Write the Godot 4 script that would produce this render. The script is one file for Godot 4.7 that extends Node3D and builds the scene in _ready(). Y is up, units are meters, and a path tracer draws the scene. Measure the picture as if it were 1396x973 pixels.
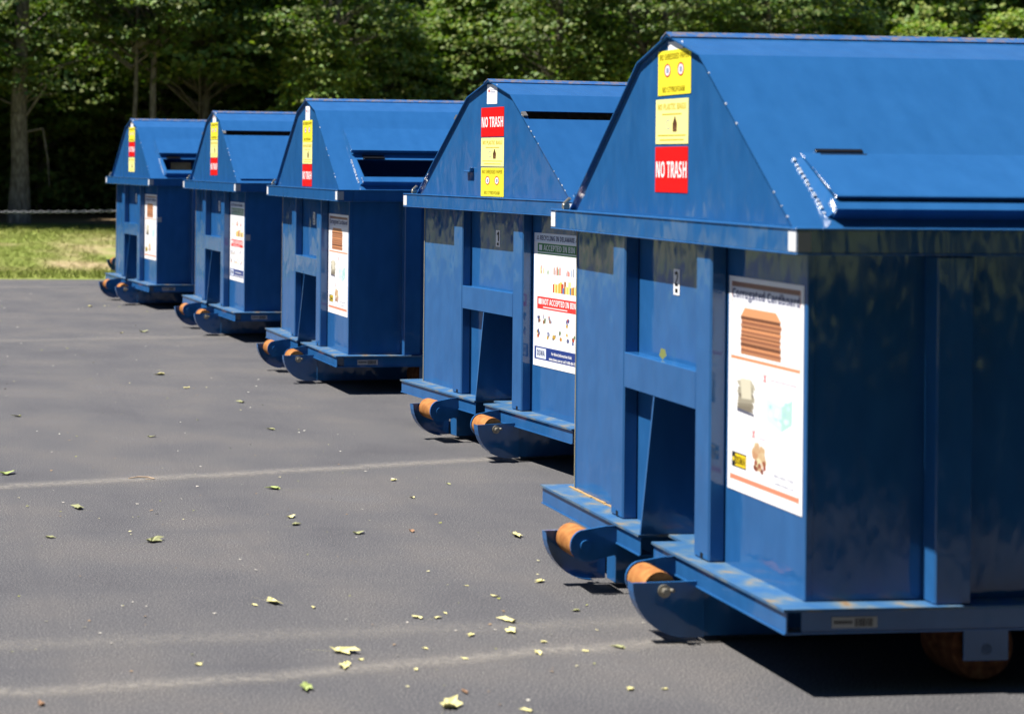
extends Node3D

# ---------------------------------------------------------------- mesh builder
class MB:
	var v := PackedVector3Array()
	var n := PackedVector3Array()
	var t := PackedVector2Array()
	var c := PackedColorArray()
	var col := Color(1, 1, 1)
	func face(pts: Array, hint: Vector3, uvs := []) -> void:
		var nn := Vector3.ZERO
		for i in range(pts.size()):
			var a: Vector3 = pts[i]
			var b: Vector3 = pts[(i + 1) % pts.size()]
			nn += Vector3((a.y - b.y) * (a.z + b.z), (a.z - b.z) * (a.x + b.x), (a.x - b.x) * (a.y + b.y))
		nn = nn.normalized()
		var flip := nn.dot(hint) < 0.0
		if flip:
			nn = -nn
		for i in range(1, pts.size() - 1):
			var ids := [0, i, i + 1] if flip else [0, i + 1, i]
			for k in ids:
				v.append(pts[k]); n.append(nn); c.append(col)
				t.append(uvs[k] if uvs.size() > 0 else Vector2.ZERO)
	func tri(a: Vector3, b: Vector3, d: Vector3, na: Vector3, nb: Vector3, nd: Vector3) -> void:
		var g := (b - a).cross(d - a)
		if g.dot(na + nb + nd) > 0.0:
			for p in [[a, na], [d, nd], [b, nb]]:
				v.append(p[0]); n.append(p[1]); c.append(col); t.append(Vector2.ZERO)
		else:
			for p in [[a, na], [b, nb], [d, nd]]:
				v.append(p[0]); n.append(p[1]); c.append(col); t.append(Vector2.ZERO)
	# hexahedron from 8 corners: index bits x=1, y=2, z=4
	func hexa(p: Array) -> void:
		var ctr := Vector3.ZERO
		for q in p:
			ctr += q / 8.0
		for f in [[0, 1, 3, 2], [4, 5, 7, 6], [0, 1, 5, 4], [2, 3, 7, 6], [0, 2, 6, 4], [1, 3, 7, 5]]:
			var pts := [p[f[0]], p[f[1]], p[f[2]], p[f[3]]]
			face(pts, (pts[0] + pts[1] + pts[2] + pts[3]) / 4.0 - ctr)
	func box(lo: Vector3, hi: Vector3, ch := 0.0) -> void:
		if ch <= 0.0:
			var p := []
			for i in 8:
				p.append(Vector3(hi.x if i & 1 else lo.x, hi.y if i & 2 else lo.y, hi.z if i & 4 else lo.z))
			hexa(p)
			return
		var m := (lo + hi) / 2.0
		var h := (hi - lo) / 2.0
		ch = minf(ch, minf(h.x, minf(h.y, h.z)) * 0.9)
		for ax in 3:
			var a1 := (ax + 1) % 3
			var a2 := (ax + 2) % 3
			for s in [-1.0, 1.0]:
				var pts := []
				for q in [[-1, -1], [1, -1], [1, 1], [-1, 1]]:
					var w := Vector3.ZERO
					w[ax] = s * h[ax]; w[a1] = q[0] * (h[a1] - ch); w[a2] = q[1] * (h[a2] - ch)
					pts.append(m + w)
				var hint := Vector3.ZERO
				hint[ax] = s
				face(pts, hint)
				for s2 in [-1.0, 1.0]:   # edge between ax and a1
					var e := []
					for q in [[0, -1], [0, 1], [1, 1], [1, -1]]:
						var w := Vector3.ZERO
						w[a2] = q[1] * (h[a2] - ch)
						w[ax] = s * (h[ax] if q[0] == 0 else h[ax] - ch)
						w[a1] = s2 * (h[a1] - ch if q[0] == 0 else h[a1])
						e.append(m + w)
					hint = Vector3.ZERO
					hint[ax] = s; hint[a1] = s2
					face(e, hint)
		for i in 8:
			var s := Vector3(1 if i & 1 else -1, 1 if i & 2 else -1, 1 if i & 4 else -1)
			var k := h - Vector3(ch, ch, ch)
			face([m + s * Vector3(h.x, k.y, k.z), m + s * Vector3(k.x, h.y, k.z), m + s * Vector3(k.x, k.y, h.z)], s)
	# poly in a plane spanned by ex, ey, extruded along ez from d0 to d1
	func prism(poly: PackedVector2Array, o: Vector3, ex: Vector3, ey: Vector3, ez: Vector3, d0: float, d1: float) -> void:
		var area := 0.0
		for i in poly.size():
			var a := poly[i]
			var b := poly[(i + 1) % poly.size()]
			area += a.cross(b)
		var tris := Geometry2D.triangulate_polygon(poly)
		for k in 2:
			var d := d0 if k == 0 else d1
			var hint := ez * (-1.0 if k == 0 else 1.0) * signf(d1 - d0)
			for i in range(0, tris.size(), 3):
				var pts := []
				for j in 3:
					var q := poly[tris[i + j]]
					pts.append(o + ex * q.x + ey * q.y + ez * d)
				face(pts, hint)
		for i in poly.size():
			var a := poly[i]
			var b := poly[(i + 1) % poly.size()]
			var nn := (b - a).orthogonal() * (-1.0 if area > 0.0 else 1.0)
			nn = Vector2((b - a).y, -(b - a).x) * (1.0 if area > 0.0 else -1.0)
			face([o + ex * a.x + ey * a.y + ez * d0, o + ex * b.x + ey * b.y + ez * d0, o + ex * b.x + ey * b.y + ez * d1, o + ex * a.x + ey * a.y + ez * d1], ex * nn.x + ey * nn.y)
	func tube(a: Vector3, b: Vector3, ra: float, rb: float, seg := 10, caps := true) -> void:
		var d := (b - a).normalized()
		var x := d.cross(Vector3.UP if absf(d.y) < 0.9 else Vector3.RIGHT).normalized()
		var y := d.cross(x)
		for i in seg:
			var t0 := TAU * i / seg
			var t1 := TAU * (i + 1) / seg
			var n0 := x * cos(t0) + y * sin(t0)
			var n1 := x * cos(t1) + y * sin(t1)
			tri(a + n0 * ra, a + n1 * ra, b + n1 * rb, n0, n1, n1)
			tri(a + n0 * ra, b + n1 * rb, b + n0 * rb, n0, n1, n0)
			if caps:
				tri(a, a + n0 * ra, a + n1 * ra, -d, -d, -d)
				tri(b, b + n0 * rb, b + n1 * rb, d, d, d)
	func path(pts: Array, rad: Array, seg := 8) -> void:
		for i in range(pts.size() - 1):
			tube(pts[i], pts[i + 1], rad[i], rad[i + 1], seg, i == 0 or i == pts.size() - 2)
	func mesh() -> ArrayMesh:
		var arr := []
		arr.resize(Mesh.ARRAY_MAX)
		arr[Mesh.ARRAY_VERTEX] = v
		arr[Mesh.ARRAY_NORMAL] = n
		arr[Mesh.ARRAY_TEX_UV] = t
		arr[Mesh.ARRAY_COLOR] = c
		var m := ArrayMesh.new()
		m.add_surface_from_arrays(Mesh.PRIMITIVE_TRIANGLES, arr)
		return m

var M := {}
var rng := RandomNumberGenerator.new()
var names := {}

func numbered(called: String) -> String:
	names[called] = names.get(called, -1) + 1
	return called if names[called] == 0 else "%s_%03d" % [called, names[called]]

func part(parent: Node3D, called: String, mb: MB, mat: Material) -> MeshInstance3D:
	return part_mesh(parent, called, mb.mesh(), mat)

func part_mesh(parent: Node3D, called: String, mesh: Mesh, mat: Material) -> MeshInstance3D:
	var o := MeshInstance3D.new()
	o.mesh = mesh
	o.material_override = mat
	o.name = called
	parent.add_child(o, true)
	return o

func thing(called: String, label: String, category: String, at: Vector3, turn := 0.0, group := "") -> Node3D:
	var o := Node3D.new()
	o.name = numbered(called)
	add_child(o)
	o.position = at
	o.rotation.y = turn
	tag(o, label, category, group)
	return o

func tag(o: Node, label: String, category: String, group := "") -> void:
	o.set_meta("label", label)
	o.set_meta("category", category)
	if group:
		o.set_meta("group", group)

func lin(r: float, g: float, b: float) -> Color:
	return Color(r, g, b).linear_to_srgb()

func mat(c: Color, rough: float, spec := 0.5, metal := 0.0) -> StandardMaterial3D:
	var m := StandardMaterial3D.new()
	m.albedo_color = c
	m.roughness = rough
	m.metallic_specular = spec
	m.metallic = metal
	return m

func noise_tex(freq: float, size: int, sd: int, stops: Array, octaves := 4, h := 0) -> ImageTexture:
	var f := FastNoiseLite.new()
	f.seed = sd
	f.frequency = freq
	f.fractal_octaves = octaves
	f.noise_type = FastNoiseLite.TYPE_SIMPLEX_SMOOTH
	var hh := h if h > 0 else size
	var im := f.get_seamless_image(size, hh, false, false, 0.1, true)
	im.convert(Image.FORMAT_L8)
	var data := im.get_data()
	var lut := []
	for i in 256:
		var x := i / 255.0
		var k := 0
		while k < stops.size() - 2 and x > stops[k + 1][0]:
			k += 1
		var w: float = clampf((x - stops[k][0]) / (stops[k + 1][0] - stops[k][0]), 0.0, 1.0)
		var cc: Color = (stops[k][1] as Color).lerp(stops[k + 1][1], w)
		lut.append([int(cc.r * 255), int(cc.g * 255), int(cc.b * 255)])
	var out := PackedByteArray()
	out.resize(data.size() * 3)
	for i in data.size():
		var q: Array = lut[data[i]]
		out[i * 3] = q[0]; out[i * 3 + 1] = q[1]; out[i * 3 + 2] = q[2]
	return ImageTexture.create_from_image(Image.create_from_data(size, hh, false, Image.FORMAT_RGB8, out))

func wavy(freq: float, size: int, sd: int, strength: float) -> ImageTexture:
	var f := FastNoiseLite.new()
	f.seed = sd
	f.frequency = freq
	f.fractal_octaves = 3
	f.noise_type = FastNoiseLite.TYPE_SIMPLEX_SMOOTH
	var im := f.get_seamless_image(size, size, false, false, 0.1, true)
	im.convert(Image.FORMAT_RGBA8)
	im.bump_map_to_normal_map(strength)
	return ImageTexture.create_from_image(im)

func grey(x: float) -> Color:
	return Color(x, x, x)

# ---------------------------------------------------------------- world
const CAMERA_AT := Vector3(0, 2.16, 0)
const NEAR := 0.05
const FOCAL := 2200.0      # in pixels of the 1396 x 973 photograph

func _ready() -> void:
	rng.seed = 11
	setup_view()
	make_materials()
	make_ground()
	make_bins()
	make_chain()
	make_forest()
	make_grass()
	make_litter()

func setup_view() -> void:
	var cam := Camera3D.new()
	cam.name = "camera"
	var a := atan2(225.0, FOCAL)
	cam.transform = Transform3D(Basis(Vector3.UP, -a) * Basis(Vector3(0, 0, 1), 0.010), CAMERA_AT)
	var at := CameraAttributesPhysical.new()
	at.frustum_near = NEAR
	at.frustum_far = 600.0
	at.frustum_focal_length = 85.0
	at.frustum_focus_distance = 11.5
	at.exposure_aperture = 3.0
	cam.attributes = at
	add_child(cam)
	cam.set_frustum(973.0 / FOCAL * NEAR, Vector2((698.0 - 100.0) / FOCAL * NEAR, -(486.5 - 219.0) / FOCAL * NEAR), NEAR, 600.0)
	cam.current = true
	var env := Environment.new()
	env.background_mode = Environment.BG_SKY
	var sm := ProceduralSkyMaterial.new()
	sm.sky_top_color = Color(0.26, 0.46, 0.80)
	sm.sky_horizon_color = Color(0.72, 0.81, 0.90)
	sm.sky_curve = 0.3
	sm.ground_bottom_color = Color(0.2, 0.22, 0.18)
	sm.ground_horizon_color = Color(0.4, 0.45, 0.4)
	sm.sun_angle_max = 20.0
	var sky := Sky.new()
	sky.sky_material = sm
	env.sky = sky
	env.background_energy_multiplier = 0.33
	env.tonemap_mode = Environment.TONE_MAPPER_LINEAR
	env.tonemap_exposure = 2.12
	env.sdfgi_enabled = true
	env.ssao_enabled = true
	env.ssil_enabled = true
	var we := WorldEnvironment.new()
	we.name = "world_environment"
	we.environment = env
	add_child(we)
	var sun := DirectionalLight3D.new()
	sun.name = "sun"
	sun.light_energy = 1.6
	sun.light_color = Color(1.0, 0.975, 0.94)
	sun.light_angular_distance = 0.5
	sun.shadow_enabled = true
	sun.basis = Basis.looking_at(Vector3(0.456, -0.89, 0.012).normalized(), Vector3.UP)
	add_child(sun)

func make_materials() -> void:
	# blue gloss enamel: faint blotches in the colour, runs and dust in the gloss
	var paint := mat(Color(1, 1, 1), 1.0, 0.53)
	paint.albedo_texture = noise_tex(0.012, 512, 3, [[0.0, Color(0.130, 0.325, 0.525)], [0.5, Color(0.145, 0.345, 0.55)], [1.0, Color(0.16, 0.365, 0.575)]], 5)
	paint.roughness_texture = noise_tex(0.02, 512, 5, [[0.0, grey(0.05)], [0.55, grey(0.10)], [1.0, grey(0.24)]], 5)
	paint.uv1_triplanar = true
	paint.uv1_scale = Vector3(0.9, 0.35, 0.9)
	paint.normal_enabled = true
	paint.normal_texture = wavy(0.010, 512, 61, 5.0)
	paint.normal_scale = 0.22
	M.paint = paint
	# base plate: the same enamel, worn to primer and light rust
	var worn := mat(Color(1, 1, 1), 0.5, 0.4)
	worn.albedo_texture = noise_tex(0.016, 512, 21, [[0.0, Color(0.16, 0.34, 0.53)], [0.4, Color(0.22, 0.37, 0.52)], [0.62, Color(0.30, 0.40, 0.49)], [0.78, Color(0.40, 0.43, 0.45)], [0.88, Color(0.48, 0.44, 0.37)], [1.0, Color(0.45, 0.34, 0.24)]], 7)
	worn.uv1_triplanar = true
	worn.uv1_scale = Vector3(0.7, 0.7, 0.7)
	M.worn = worn
	var rust := mat(Color(1, 1, 1), 0.75, 0.3)
	rust.albedo_texture = noise_tex(0.02, 256, 8, [[0.0, Color(0.50, 0.31, 0.17)], [0.5, Color(0.60, 0.40, 0.22)], [1.0, Color(0.68, 0.49, 0.29)]])
	rust.uv1_triplanar = true
	rust.uv1_scale = Vector3(3, 3, 3)
	M.rust = rust
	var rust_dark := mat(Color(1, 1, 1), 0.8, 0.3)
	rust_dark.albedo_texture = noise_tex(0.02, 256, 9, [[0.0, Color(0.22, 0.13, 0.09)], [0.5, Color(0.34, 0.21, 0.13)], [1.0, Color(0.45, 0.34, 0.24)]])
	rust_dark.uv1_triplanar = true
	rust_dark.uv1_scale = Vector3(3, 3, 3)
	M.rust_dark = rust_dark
	M.ridge = mat(Color(1, 1, 1), 0.5, 0.4)
	M.ridge.albedo_texture = noise_tex(0.03, 256, 33, [[0.0, Color(0.15, 0.32, 0.55)], [0.5, Color(0.2, 0.36, 0.56)], [0.62, Color(0.42, 0.40, 0.42)], [1.0, Color(0.50, 0.38, 0.32)]])
	M.ridge.uv1_triplanar = true
	M.ridge.uv1_scale = Vector3(2, 2, 2)
	M.rust_pale = mat(Color(0.62, 0.52, 0.36), 0.9, 0.2)
	M.sealant = mat(Color(0.58, 0.55, 0.44), 0.8, 0.3)
	M.steel = mat(Color(0.62, 0.60, 0.55), 0.4, 0.5, 0.7)
	M.weld = mat(Color(0.75, 0.78, 0.82), 0.45, 0.5, 0.3)
	M.tape = mat(Color(0.86, 0.87, 0.88), 0.4, 0.6)
	M.white = mat(Color(0.9, 0.9, 0.9), 0.5, 0.4)
	M.black = mat(Color(0.06, 0.06, 0.07), 0.5, 0.4)
	M.red = mat(Color(0.83, 0.04, 0.06), 0.42, 0.45)
	M.yellow = mat(Color(0.93, 0.88, 0.22), 0.45, 0.45)
	M.pale = mat(Color(0.93, 0.91, 0.58), 0.45, 0.45)
	M.ink_mustard = mat(Color(0.52, 0.45, 0.02), 0.5, 0.4)
	M.ink_pale = mat(Color(0.74, 0.66, 0.12), 0.5, 0.4)
	M.ink_navy = mat(Color(0.10, 0.16, 0.35), 0.5, 0.4)
	M.ink_brown = mat(Color(0.30, 0.20, 0.22), 0.5, 0.4)
	M.ink_red = mat(Color(0.75, 0.10, 0.14), 0.5, 0.4)
	M.ink_grey = mat(Color(0.55, 0.57, 0.66), 0.5, 0.4)
	M.green_ink = mat(Color(0.20, 0.48, 0.24), 0.5, 0.4)
	M.grey_label = mat(Color(0.60, 0.61, 0.62), 0.5, 0.4)
	var cb := mat(Color(1, 1, 1), 0.9, 0.2)
	cb.albedo_texture = noise_tex(0.02, 256, 12, [[0.0, Color(0.62, 0.47, 0.33)], [1.0, Color(0.74, 0.60, 0.44)]])
	cb.uv1_triplanar = true
	M.cardboard = cb
	var bark := mat(Color(1, 1, 1), 0.95, 0.2)
	bark.albedo_texture = noise_tex(0.03, 256, 51, [[0.0, Color(0.26, 0.24, 0.21)], [0.5, Color(0.40, 0.38, 0.34)], [1.0, Color(0.55, 0.53, 0.49)]], 5)
	bark.uv1_triplanar = true
	bark.uv1_scale = Vector3(1.5, 0.4, 1.5)
	M.bark = bark

# ---------------------------------------------------------------- ground
func ground_y(x: float, z: float) -> float:
	var y := -0.03
	var d := -29.3 - z
	if d > 0.0:
		y = minf(-0.03 + d * 0.25, 0.02) + 0.46 * smoothstep(0.5, 12.5, d) + 0.02 * maxf(d - 12.5, 0.0)
		y += 0.03 * sin(x * 0.7) * sin(z * 0.9) * smoothstep(1.0, 4.0, d)
		y += 9.0 * smoothstep(45.0, 95.0, d)
	return y

func make_ground() -> void:
	var xs := []
	var x := -160.0
	while x <= 180.0:
		xs.append(x)
		x += 0.5 if x > -6.0 and x < 30.0 else 4.0
	var zs := []
	var z := 120.0
	while z >= -180.0:
		zs.append(z)
		z -= 0.4 if z < -28.0 and z > -46.0 else (2.0 if z < -20.0 and z > -80.0 else 8.0)
	var nz := FastNoiseLite.new()
	nz.seed = 4; nz.frequency = 0.35; nz.fractal_octaves = 4
	var st := SurfaceTool.new()
	st.begin(Mesh.PRIMITIVE_TRIANGLES)
	st.set_smooth_group(0)
	for j in zs.size():
		for i in xs.size():
			var gx: float = xs[i]
			var gz: float = zs[j]
			var k := smoothstep(-0.25, 0.3, nz.get_noise_2d(gx, gz * 0.8))
			var d := -29.3 - gz
			var mid := smoothstep(1.0, 3.0, d) * (1.0 - smoothstep(7.0, 10.5, d))
			var c := Color(0.26, 0.32, 0.075).lerp(Color(0.56, 0.43, 0.26), clampf(mid * 0.75 * k + 0.15 * k, 0.0, 1.0))
			if d + 2.2 * nz.get_noise_2d(gx * 2.0, gz * 2.0) > 12.2:   # dry tan leaf litter on the woodland floor
				c = Color(0.34, 0.25, 0.15)
			st.set_color(c)
			st.set_uv(Vector2(gx, gz))
			st.add_vertex(Vector3(gx, ground_y(gx, gz), gz))
	var w := xs.size()
	for j in zs.size() - 1:
		for i in w - 1:
			var q := j * w + i
			st.add_index(q); st.add_index(q + w); st.add_index(q + 1)
			st.add_index(q + 1); st.add_index(q + w); st.add_index(q + w + 1)
	st.generate_normals()
	var gm := mat(Color(1, 1, 1), 0.95, 0.2)
	gm.vertex_color_use_as_albedo = true
	gm.albedo_texture = noise_tex(0.05, 512, 17, [[0.0, grey(0.62)], [1.0, grey(1.0)]])
	gm.uv1_triplanar = true
	gm.uv1_world_triplanar = true
	gm.uv1_scale = Vector3(0.7, 0.7, 0.7)
	var m := st.commit()
	var g := part_mesh(self, "ground", m, gm)
	var nn: Array = m.surface_get_arrays(0)
	if (nn[Mesh.ARRAY_NORMAL] as PackedVector3Array)[0].y < 0:
		print("ground normals point down")
	g.set_meta("kind", "structure")
	# asphalt
	var poly := [Vector2(-60, 3.0), Vector2(60, 3.0), Vector2(60, -35.5), Vector2(4.1, -35.5), Vector2(4.1, -29.2)]
	x = 3.9
	while x > -60.0:
		poly.append(Vector2(x, -29.35 - (x - 3.4) * 0.0 + rng.randf_range(-0.10, 0.10)))
		x -= 0.35 if x > -4.0 else 6.0
	poly.append(Vector2(-60, -29.3))
	var pk := PackedVector2Array(poly)
	var tr := Geometry2D.triangulate_polygon(pk)
	var mb := MB.new()
	for i in range(0, tr.size(), 3):
		var pts := []
		var uv := []
		for k in 3:
			var q := pk[tr[i + k]]
			pts.append(Vector3(q.x, 0, q.y)); uv.append(q)
		mb.face(pts, Vector3.UP, uv)
	for i in range(4, pk.size() - 1):
		mb.face([Vector3(pk[i].x, 0, pk[i].y), Vector3(pk[i + 1].x, 0, pk[i + 1].y), Vector3(pk[i + 1].x, -0.06, pk[i + 1].y), Vector3(pk[i].x, -0.06, pk[i].y)], Vector3(0, 0, -1))
	var am := mat(Color(1, 1, 1), 0.9, 0.35)
	am.uv1_triplanar = true
	am.uv1_world_triplanar = true
	am.uv1_scale = Vector3(0.8, 0.8, 0.8)
	am.albedo_texture = noise_tex(0.11, 1024, 40, [[0.0, Color(0.18, 0.182, 0.19)], [0.36, Color(0.295, 0.297, 0.306)], [0.5, Color(0.332, 0.332, 0.341)], [0.66, Color(0.378, 0.375, 0.378)], [0.78, Color(0.46, 0.455, 0.45)], [1.0, Color(0.80, 0.78, 0.76)]], 6)
	am.heightmap_enabled = true
	am.heightmap_scale = 0.05
	am.heightmap_texture = noise_tex(0.10, 1024, 41, [[0.0, grey(0)], [1.0, grey(1)]], 5)
	am.detail_enabled = true
	am.detail_blend_mode = BaseMaterial3D.BLEND_MODE_MUL
	am.detail_uv_layer = BaseMaterial3D.DETAIL_UV_2
	am.uv2_triplanar = true
	am.uv2_world_triplanar = true
	am.uv2_scale = Vector3(0.061, 0.061, 0.061)
	am.detail_albedo = noise_tex(0.012, 1024, 42, [[0.0, Color(0.84, 0.84, 0.86)], [0.35, Color(0.92, 0.92, 0.93)], [0.55, Color(0.955, 0.95, 0.95)], [0.75, Color(1.0, 0.985, 0.97)], [1.0, grey(1.0)]], 7)
	var lot := part(self, "asphalt_lot", mb, am)
	lot.set_meta("kind", "structure")
	# pale worn seams between the paving passes
	seam([Vector2(-9, -9.6), Vector2(-3, -10.1), Vector2(0.62, -10.65), Vector2(2.4, -11.02), Vector2(4.1, -11.42), Vector2(7, -12)], 0.40, 0.30, 1)
	seam([Vector2(-6, -18.2), Vector2(1.1, -19.2), Vector2(3.3, -19.6), Vector2(7, -20.2)], 0.8, 0.15, 2)
	seam([Vector2(-6, -6.6), Vector2(0.43, -7.15), Vector2(2.3, -7.27), Vector2(3.4, -7.32), Vector2(7, -7.7)], 0.45, 0.14, 3)
	seam([Vector2(-6, -5.6), Vector2(0.39, -6.53), Vector2(1.5, -6.64), Vector2(2.4, -6.83), Vector2(3.42, -7.02), Vector2(5, -7.3)], 0.30, 0.28, 4)
	seam([Vector2(-2, -26.4), Vector2(1.5, -27.3), Vector2(3.4, -27.5), Vector2(6, -28)], 0.3, 0.25, 5)

func seam(pts: Array, width: float, strength: float, sd: int) -> void:
	var mb := MB.new()
	var along := 0.0
	for i in range(pts.size() - 1):
		var a: Vector2 = pts[i]
		var b: Vector2 = pts[i + 1]
		var na := (pts[mini(i + 1, pts.size() - 1)] - pts[maxi(i - 1, 0)] as Vector2).normalized().orthogonal() * width / 2.0
		var nb := (pts[mini(i + 2, pts.size() - 1)] - a as Vector2).normalized().orthogonal() * width / 2.0
		var l := a.distance_to(b)
		var u0 := along / 2.6
		var u1 := (along + l) / 2.6
		var q := [a - na, a + na, b + nb, b - nb]
		var p3 := []
		for k in q:
			p3.append(Vector3(k.x, 0.004, k.y))
		mb.face(p3, Vector3.UP, [Vector2(u0, 0), Vector2(u0, 1), Vector2(u1, 1), Vector2(u1, 0)])
		along += l
	var W := 512
	var H := 48
	var im := Image.create(W, H, false, Image.FORMAT_RGBA8)
	var f := FastNoiseLite.new()
	f.seed = 100 + sd; f.frequency = 0.11; f.fractal_octaves = 3
	var f2 := FastNoiseLite.new()
	f2.seed = 200 + sd; f2.frequency = 0.012
	for xx in W:
		var wob := 0.0
		var fade := sin(PI * xx / W)
		wob = f2.get_noise_2d(xx, 0) * 0.12 * fade
		for yy in H:
			var d := absf((yy + 0.5) / H - 0.5 - wob) / 0.36
			var g := exp(-d * d * 3.2)
			var nn := 0.5 + 0.9 * f.get_noise_2d(xx, yy)
			var al := clampf(g * strength * clampf(0.45 + nn, 0.0, 1.4), 0.0, 0.9)
			if yy == 0 or yy == H - 1:
				al = 0.0
			im.set_pixel(xx, yy, Color(0.62, 0.60, 0.57, al))
	var m := mat(Color(1, 1, 1), 0.95, 0.2)
	m.transparency = BaseMaterial3D.TRANSPARENCY_ALPHA
	m.albedo_texture = ImageTexture.create_from_image(im)
	var o := part(self, numbered("pavement_seam"), mb, m)
	o.set_meta("kind", "structure")

# ---------------------------------------------------------------- recycling dumpsters
const W := 2.33
const L := 5.4
const BASE := 0.36
const EAVE := 1.915
const KNEE_V := 2.685
const RIDGE := 2.802

func uvw(u: float, v: float, w: float) -> Vector3:
	return Vector3(u, v, -w)

func bx(mb: MB, u0: float, u1: float, v0: float, v1: float, w0: float, w1: float, ch := 0.004) -> void:
	mb.box(Vector3(u0, v0, -w1), Vector3(u1, v1, -w0), ch)

# a point on the sloping roof on the near (side 0) or far (side 1) side: u along, t up the slope, h out of it
func slope(u: float, t: float, h: float, side := 0) -> Vector3:
	var w := 0.02 + 0.82 * t - 0.684 * h
	return uvw(u, EAVE + 0.77 * t + 0.729 * h, w if side == 0 else W - w)

func sbox(mb: MB, u0: float, u1: float, t0: float, t1: float, h0: float, h1: float, side := 0, h0b := -9.0, h1b := -9.0) -> void:
	var a := h0 if h0b < -8.0 else h0b
	var b := h1 if h1b < -8.0 else h1b
	mb.hexa([slope(u0, t0, h0, side), slope(u1, t0, h0, side), slope(u0, t0, h1, side), slope(u1, t0, h1, side),
		slope(u0, t1, a, side), slope(u1, t1, a, side), slope(u0, t1, b, side), slope(u1, t1, b, side)])

func wprism(mb: MB, poly: PackedVector2Array, w0: float, w1: float) -> void:   # (u, v) outline with thickness in w
	mb.prism(poly, Vector3.ZERO, Vector3.RIGHT, Vector3.UP, Vector3(0, 0, -1), w0, w1)

func uprism(mb: MB, poly: PackedVector2Array, u0: float, u1: float) -> void:   # (w, v) outline with thickness in u
	mb.prism(poly, Vector3.ZERO, Vector3(0, 0, -1), Vector3.UP, Vector3.RIGHT, u0, u1)

func text(parent: Node3D, called: String, s: String, x: float, y: float, z: float, wide: float, high: float, m: Material, bold := true) -> MeshInstance3D:
	var tm := TextMesh.new()
	var f := SystemFont.new()
	f.font_names = PackedStringArray(["Droid Sans"])
	f.font_weight = 700 if bold else 400
	tm.font = f
	tm.text = s
	tm.font_size = 32
	tm.pixel_size = 0.01
	tm.depth = 0.02
	tm.curve_step = 1.5
	var o := part_mesh(parent, called, tm, m)
	var bb := tm.get_aabb()
	o.scale = Vector3(wide / bb.size.x, high / bb.size.y, 0.02)
	o.position = Vector3(x, y, z + 0.0006) - (bb.position + bb.size / 2.0) * o.scale
	return o

# a flat sheet stuck on a face that looks towards -u; its own axes are x right, y up, z out
func sheet(parent: Node3D, called: String, m: Material, u: float, v: float, w: float, wide: float, high: float, tilt := 0.0, thick := 0.002) -> MeshInstance3D:
	var mb := MB.new()
	mb.box(Vector3(-wide / 2, -high / 2, 0), Vector3(wide / 2, high / 2, thick))
	for i in mb.v.size():
		mb.t[i] = Vector2(mb.v[i].x / wide + 0.5, 0.5 - mb.v[i].y / high)
	var o := part(parent, called, mb, m)
	o.transform = Transform3D(Basis(Vector3(0, 0, 1), Vector3(0, 1, 0), Vector3(-1, 0, 0)) * Basis(Vector3(0, 0, 1), tilt), uvw(u, v, w))
	return o

func ring(cx: float, cy: float, r0: float, r1: float, z: float) -> MB:
	var mb := MB.new()
	for i in 24:
		var a := TAU * i / 24
		var b := TAU * (i + 1) / 24
		var pts := []
		for q in [[r0, a], [r1, a], [r1, b], [r0, b]]:
			pts.append(Vector3(cx + q[0] * cos(q[1]), cy + q[0] * sin(q[1]), z))
		mb.face(pts, Vector3(0, 0, 1))
	var d := Vector2(1, 1).normalized()
	var e := Vector2(-d.y, d.x) * (r1 - r0) / 2
	mb.face([Vector3(cx - d.x * r0 - e.x, cy + d.y * r0 - e.y, z), Vector3(cx + d.x * r0 - e.x, cy - d.y * r0 - e.y, z), Vector3(cx + d.x * r0 + e.x, cy - d.y * r0 + e.y, z), Vector3(cx - d.x * r0 + e.x, cy + d.y * r0 + e.y, z)], Vector3(0, 0, 1))
	return mb

func sign_shredded(bin: Node3D, u: float, v: float, w: float) -> void:
	var s := sheet(bin, "warning_sign", M.yellow, u, v, w, 0.335, 0.218, 0.004)
	s.set_meta("label", "yellow sign against shredded paper and foam")
	text(s, "lettering", "NO SHREDDED PAPER", 0.0, 0.078, 0.002, 0.30, 0.03, M.ink_mustard)
	text(s, "lettering", "NO STYROFOAM", -0.005, -0.082, 0.002, 0.23, 0.028, M.ink_mustard)
	for k in [-0.068, 0.068]:
		var disc := MB.new()
		disc.tube(Vector3(k, 0.012, 0.0021), Vector3(k, 0.012, 0.0026), 0.028, 0.028, 20)
		part(s, "picture", disc, M.white)
		var blob := MB.new()
		blob.box(Vector3(k - 0.012, -0.002, 0.0026), Vector3(k + 0.013, 0.024, 0.0029))
		part(s, "picture", blob, M.ink_grey)
		part(s, "prohibition_ring", ring(k, 0.012, 0.026, 0.033, 0.0033), M.ink_red)

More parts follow.
